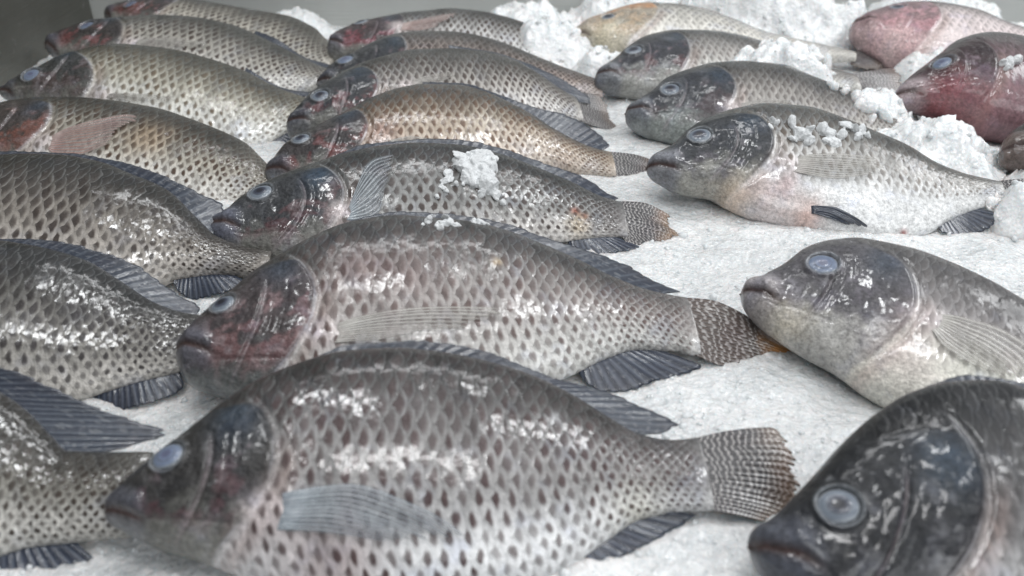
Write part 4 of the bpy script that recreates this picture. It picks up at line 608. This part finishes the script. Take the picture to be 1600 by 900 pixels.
# template ice chunk (icosphere, jittered)
import bmesh
bmx = bmesh.new(); bmesh.ops.create_icosphere(bmx, subdivisions=2, radius=1); IV = np.array([v.co[:] for v in bmx.verts]); IF = np.array([[v.index for v in f.verts] for f in bmx.faces]); bmx.free()
bmx = bmesh.new(); bmesh.ops.create_icosphere(bmx, subdivisions=1, radius=1); JV = np.array([v.co[:] for v in bmx.verts]); JF = np.array([[v.index for v in f.verts] for f in bmx.faces]); bmx.free()
def chunk(r, fine=False):
    V0, F0 = (IV, IF) if fine else (JV, JF)
    pl = RNG.normal(size=(9, 3)); pl /= np.linalg.norm(pl, axis=1, keepdims=True); dd = RNG.uniform(.30, .80, 9)
    k = np.min(np.where((V0@pl.T) > 1e-3, dd[None]/np.maximum(V0@pl.T, 1e-3), 9), axis=1); k = np.minimum(k, 1.)
    V = V0*k[:, None]*(1+RNG.uniform(-.06, .06, (len(V0), 1))); V = V*RNG.uniform(.6, 1.25, 3)
    q, _ = np.linalg.qr(RNG.normal(size=(3, 3))); return V@q*r, F0
def pile(pts, rs, fine=False):
    Vs, Fs, o = [], [], 0
    for p, r in zip(pts, rs):
        V, F = chunk(r, fine); Vs.append(V+p); Fs.append(F+o); o += len(V)
    return np.vstack(Vs), np.vstack(Fs)
# loose grains over the bed
npts = 26000; gy = .15*(1.30/.15)**RNG.uniform(0, 1, npts)**.9; gx = RNG.uniform(-1, 1, npts)*(.2+.62*gy)
gr = RNG.uniform(.0007, .0027, npts)*RNG.uniform(.6, 1, npts)*np.where(RNG.rand(npts) < .05, 2.2, 1.)
V, F = pile(np.stack([gx, gy, ice_z(gx, gy)-.0004], -1), gr)
g = mesh_obj('ice_grains', V, F, GRAIN, None, False); tag(g, 'loose clear ice grains scattered over the white ice bed', 'ice', kind='stuff')
# coarse crushed ice on the heaps: shard-faceted mounds plus loose pieces
VV, FF, off = [], [], 0
for h in HEAPS:
    hx, hy, rx, ry, hh = h; st = .0016 if hy < .95 else .0021
    gx = np.arange(hx-rx*1.25, hx+rx*1.25, st); gy = np.arange(hy-ry*1.25, min(hy+ry*1.25, 1.147), st); X2, Y2 = np.meshgrid(gx, gy)
    k = heap_k(X2, Y2, h)
    Z2 = base_z(X2, Y2)+hh*k*(1+.45*fbm(X2*40, Y2*40, 15, 3))-.012+.012*smooth(.0, .22, k)
    Z2 += k**.4*(.0065*cells(X2, Y2, 62, 3)+.0026*cells(X2, Y2, 150, 13)+.0008*fbm(X2*420, Y2*420, 9, 2))
    FF.append(gridfaces(*X2.shape)+off); VV.append(np.stack([X2, Y2, Z2], -1).reshape(-1, 3)); off += X2.size
g = mesh_obj('crushed_ice', np.vstack(VV), np.vstack(FF), COARSE)
tag(g, 'coarse crushed ice heaped between and over the far fish', 'ice', kind='stuff')
pts, rs = [], []
for hx, hy, rx, ry, hh in HEAPS:
    k = int(20+rx*ry*9000)
    a = RNG.uniform(0, 2*math.pi, k); d = np.sqrt(RNG.rand(k))*1.0; px = hx+rx*d*np.cos(a); py = np.minimum(hy+ry*d*np.sin(a), 1.14)
    kk = heap_k(px, py, (hx, hy, rx, ry, hh)); pz = base_z(px, py)+hh*kk*(1+.45*fbm(px*40, py*40, 15, 3))-.012+.012*smooth(.0, .22, kk)
    pts.append(np.stack([px, py, np.maximum(pz, ice_z(px, py))+RNG.uniform(-.001, .003, k)], -1)); rs.append(RNG.uniform(.0015, .005, k))
V, F = pile(np.vstack(pts), np.concatenate(rs))
g = mesh_obj('loose_ice_pieces', V, F, GRAIN, None, False)
tag(g, 'small clear ice pieces lying loose on the coarse ice heaps', 'ice', kind='stuff')
CL = {'M5a': [[-0.0282, 0.5993, 0.0485, 0.0043], [-0.0348, 0.5906, 0.0477, 0.0056], [-0.0261, 0.5911, 0.0462, 0.0066], [-0.018, 0.5967, 0.0459, 0.0052], [-0.0302, 0.5807, 0.0436, 0.0061], [-0.0228, 0.5813, 0.0423, 0.0056], [-0.0158, 0.587, 0.0428, 0.0038], [-0.027, 0.587, 0.0451, 0.0066]], 'M5b': [[-0.0331, 0.5713, 0.0405, 0.0032], [-0.0268, 0.5705, 0.0388, 0.0037], [-0.0209, 0.5737, 0.0389, 0.0028], [-0.018, 0.5689, 0.0361, 0.0037], [-0.0152, 0.5659, 0.0341, 0.0032], [-0.0277, 0.5668, 0.0373, 0.0023], [-0.0224, 0.5633, 0.0344, 0.0023], [-0.0113, 0.5631, 0.0318, 0.0023]], 'M5c': [[-0.0457, 0.5737, 0.0437, 0.0023], [-0.0488, 0.5666, 0.0412, 0.0023], [-0.0496, 0.5617, 0.0391, 0.0018], [-0.044, 0.5684, 0.0412, 0.0018], [-0.047, 0.5594, 0.0375, 0.0018], [-0.0526, 0.5527, 0.035, 0.0018], [-0.04, 0.5654, 0.0391, 0.0018], [-0.0059, 0.5578, 0.0277, 0.0018]], 'M6a': [[-0.0485, 0.4578, 0.0648, 0.0019], [-0.0442, 0.454, 0.0642, 0.0023], [-0.0398, 0.4569, 0.0636, 0.0027], [-0.0364, 0.4595, 0.0631, 0.0023], [-0.0325, 0.4575, 0.0626, 0.0019], [-0.0413, 0.4508, 0.0635, 0.0015], [-0.0387, 0.4666, 0.0622, 0.0019], [-0.0229, 0.467, 0.06, 0.0019], [-0.0191, 0.4662, 0.0595, 0.0023], [-0.0144, 0.4676, 0.0577, 0.0016], [-0.0526, 0.4525, 0.0653, 0.0011]], 'R4a': [[0.2152, 0.6329, 0.059, 0.0034], [0.218, 0.6264, 0.0564, 0.0044], [0.222, 0.6207, 0.0537, 0.0044], [0.2138, 0.6185, 0.053, 0.0029], [0.227, 0.6254, 0.0556, 0.0034], [0.2238, 0.6152, 0.051, 0.0029]], 'R4b': [[0.2385, 0.6273, 0.055, 0.0034], [0.2426, 0.6233, 0.0528, 0.0039], [0.2456, 0.6183, 0.0502, 0.0034], [0.2387, 0.6178, 0.0508, 0.0029], [0.2507, 0.6252, 0.0525, 0.0029]], 'R4c': [[0.2598, 0.6386, 0.0555, 0.003], [0.2652, 0.6359, 0.0538, 0.0035], [0.2707, 0.6339, 0.0521, 0.0035], [0.2656, 0.6267, 0.0508, 0.0025], [0.2749, 0.6306, 0.0502, 0.0025], [0.2546, 0.6301, 0.0537, 0.002]], 'R4d': [[0.3612, 0.5871, 0.0136, 0.0034], [0.3669, 0.5882, 0.0114, 0.0039], [0.3694, 0.5892, 0.0157, 0.0029], [0.3588, 0.5869, 0.0107, 0.0029], [0.3651, 0.5912, 0.0182, 0.0019]], 'R4e': [[0.2007, 0.6362, 0.0609, 0.0025], [0.2037, 0.6321, 0.0593, 0.002], [0.1978, 0.6294, 0.0584, 0.0015]], 'F2a': [[0.4411, 0.7687, 0.0651, 0.0035], [0.4472, 0.7666, 0.0635, 0.004], [0.4544, 0.7722, 0.0656, 0.0029], [0.4424, 0.7625, 0.0617, 0.0023]], 'R2a': [[0.2673, 0.91, 0.0402, 0.0054], [0.2778, 0.9062, 0.0371, 0.0067], [0.2895, 0.9031, 0.0338, 0.0074], [0.3024, 0.8985, 0.0298, 0.0081], [0.3163, 0.8974, 0.0263, 0.0081], [0.2822, 0.8864, 0.0309, 0.006], [0.2941, 0.8801, 0.0262, 0.0066], [0.3282, 0.8907, 0.0227, 0.008], [0.2693, 0.8924, 0.0356, 0.004]], 'R3a': [[0.2947, 0.774, 0.0412, 0.0041], [0.3038, 0.769, 0.0381, 0.0047], [0.314, 0.7643, 0.0348, 0.0053], [0.3207, 0.7568, 0.0313, 0.0058], [0.3286, 0.7502, 0.0276, 0.0058], [0.3365, 0.7438, 0.0239, 0.0058], [0.3126, 0.7516, 0.031, 0.0041], [0.322, 0.7396, 0.0244, 0.0046]]}

def lump(name, keys, label, seed, mat):
    global RNG
    RNG = np.random.RandomState(seed); pts, rs = [], []
    for k in keys:
        for x, y, z, r in CL[k]:
            c = np.array([x, y, z])
            pts.append(c+[0, -.2*r, .1*r]); rs.append(r*2.2)
            for q in range(1):
                pts.append(c+RNG.normal(size=3)*r*.6+[0, -.2*r, .3*r]); rs.append(r*RNG.uniform(.5, 1.))
    V, F = pile(np.array(pts), np.array(rs), True)
    o = mesh_obj(name, V, F, mat)
    m = o.modifiers.new('fuse', 'REMESH'); m.mode = 'VOXEL'; m.voxel_size = .0006; m.use_smooth_shade = False
    t = bpy.data.textures.new('ice_grit', 'CLOUDS'); t.noise_scale = .003
    d = o.modifiers.new('grit', 'DISPLACE'); d.texture = t; d.strength = .0012; d.mid_level = .5
    tag(o, label, 'ice', 'lumps of ice lying on the fish'); return o
lump('ice_lump', ['M5a', 'M5b', 'M5c'], 'white lump of packed ice on the back of the frayed-tail fish', 3, GRAIN)
lump('ice_smear', ['M6a'], 'clear ice crumbs on the back ridge of the brownish fish', 5, GRAIN)
lump('ice_lump', ['R4a'], 'clear ice piece behind the head of the white-bellied fish', 6, GRAIN)
lump('ice_lump', ['R4b'], 'middle clear ice piece on the back of the white-bellied fish', 7, GRAIN)
lump('ice_lump', ['R4c'], 'clear ice piece farthest from the head on the white-bellied fish back', 8, GRAIN)
lump('ice_lump', ['R4d'], 'ice lump at the tail root of the white-bellied fish', 9, COARSE)
lump('ice_smear', ['R4e'], 'smallest clear ice crumb on the nape of the white-bellied fish', 10, GRAIN)
lump('ice_lump', ['F2a'], 'small clear ice piece on the dark red-purple fish', 11, GRAIN)
lump('ice_lump', ['R2a'], 'long ice lump covering the rear of the upper dark-headed fish', 12, COARSE)
lump('ice_lump', ['R3a'], 'ice lump along the rear back of the wet dark fish', 13, COARSE)


# ------------------------------------------------------------------ steel tray
def steel_mat(name, c0, c1, met):
    N = NT(name); o = N.obj(); mp = N.n.new('ShaderNodeMapping'); N.l.new(o, mp.inputs[0]); mp.inputs['Scale'].default_value = (3, 3, 60)
    n = N.noise(mp.outputs[0], 6, 4); b = N.noise(o, 11, 4, .6); w = N.ss(.62, .72, N.noise(o, 60, 4, .7))
    c = N.mix(b, c0, c1); c = N.mix(N.m('MULTIPLY', w, .3), c, (.5, .51, .5))
    N.set(Base_Color=c, Metallic=met, Roughness=N.m('ADD', .40, N.m('MULTIPLY', n, .2)), Normal=N.bump(N.m('ADD', n, b), .002, .3)); return N.mat
STEEL = steel_mat('dull_stainless_steel', (.46, .47, .45), (.60, .61, .59), .15)
STEEL_SHADED = steel_mat('shaded_stainless_steel', (.10, .10, .085), (.20, .20, .18), .6)  # same steel as the back wall, its shade put into a darker colour

def panel(name, a, b, z0, z1, th, mat, parent):
    a = np.array(a, float); b = np.array(b, float); d = b-a; n = np.array([-d[1], d[0]])/np.linalg.norm(d)*th
    q = [np.r_[a, z0], np.r_[b, z0], np.r_[b+n, z0], np.r_[a+n, z0], np.r_[a, z1], np.r_[b, z1], np.r_[b+n, z1], np.r_[a+n, z1]]
    f = [[0, 1, 5, 4], [1, 2, 6, 5], [2, 3, 7, 6], [3, 0, 4, 7], [4, 5, 6, 7], [0, 3, 2, 1]]
    o = mesh_obj(name, np.array(q), np.array(f), mat, parent, False)
    m = o.modifiers.new('bevel', 'BEVEL'); m.width = .003; m.segments = 3; return o
tray = bpy.data.objects.new('steel_tray', None); sc.collection.objects.link(tray)
tag(tray, 'dull stainless steel tray whose walls stand behind the fish at upper left', 'tray')
panel('back_wall', (1.4, 1.15), (-.57, 1.15), -.03, .34, .012, STEEL, tray)
panel('side_wall', (-.555, 1.15), (-.555, .02), -.03, .34, .012, STEEL_SHADED, tray)
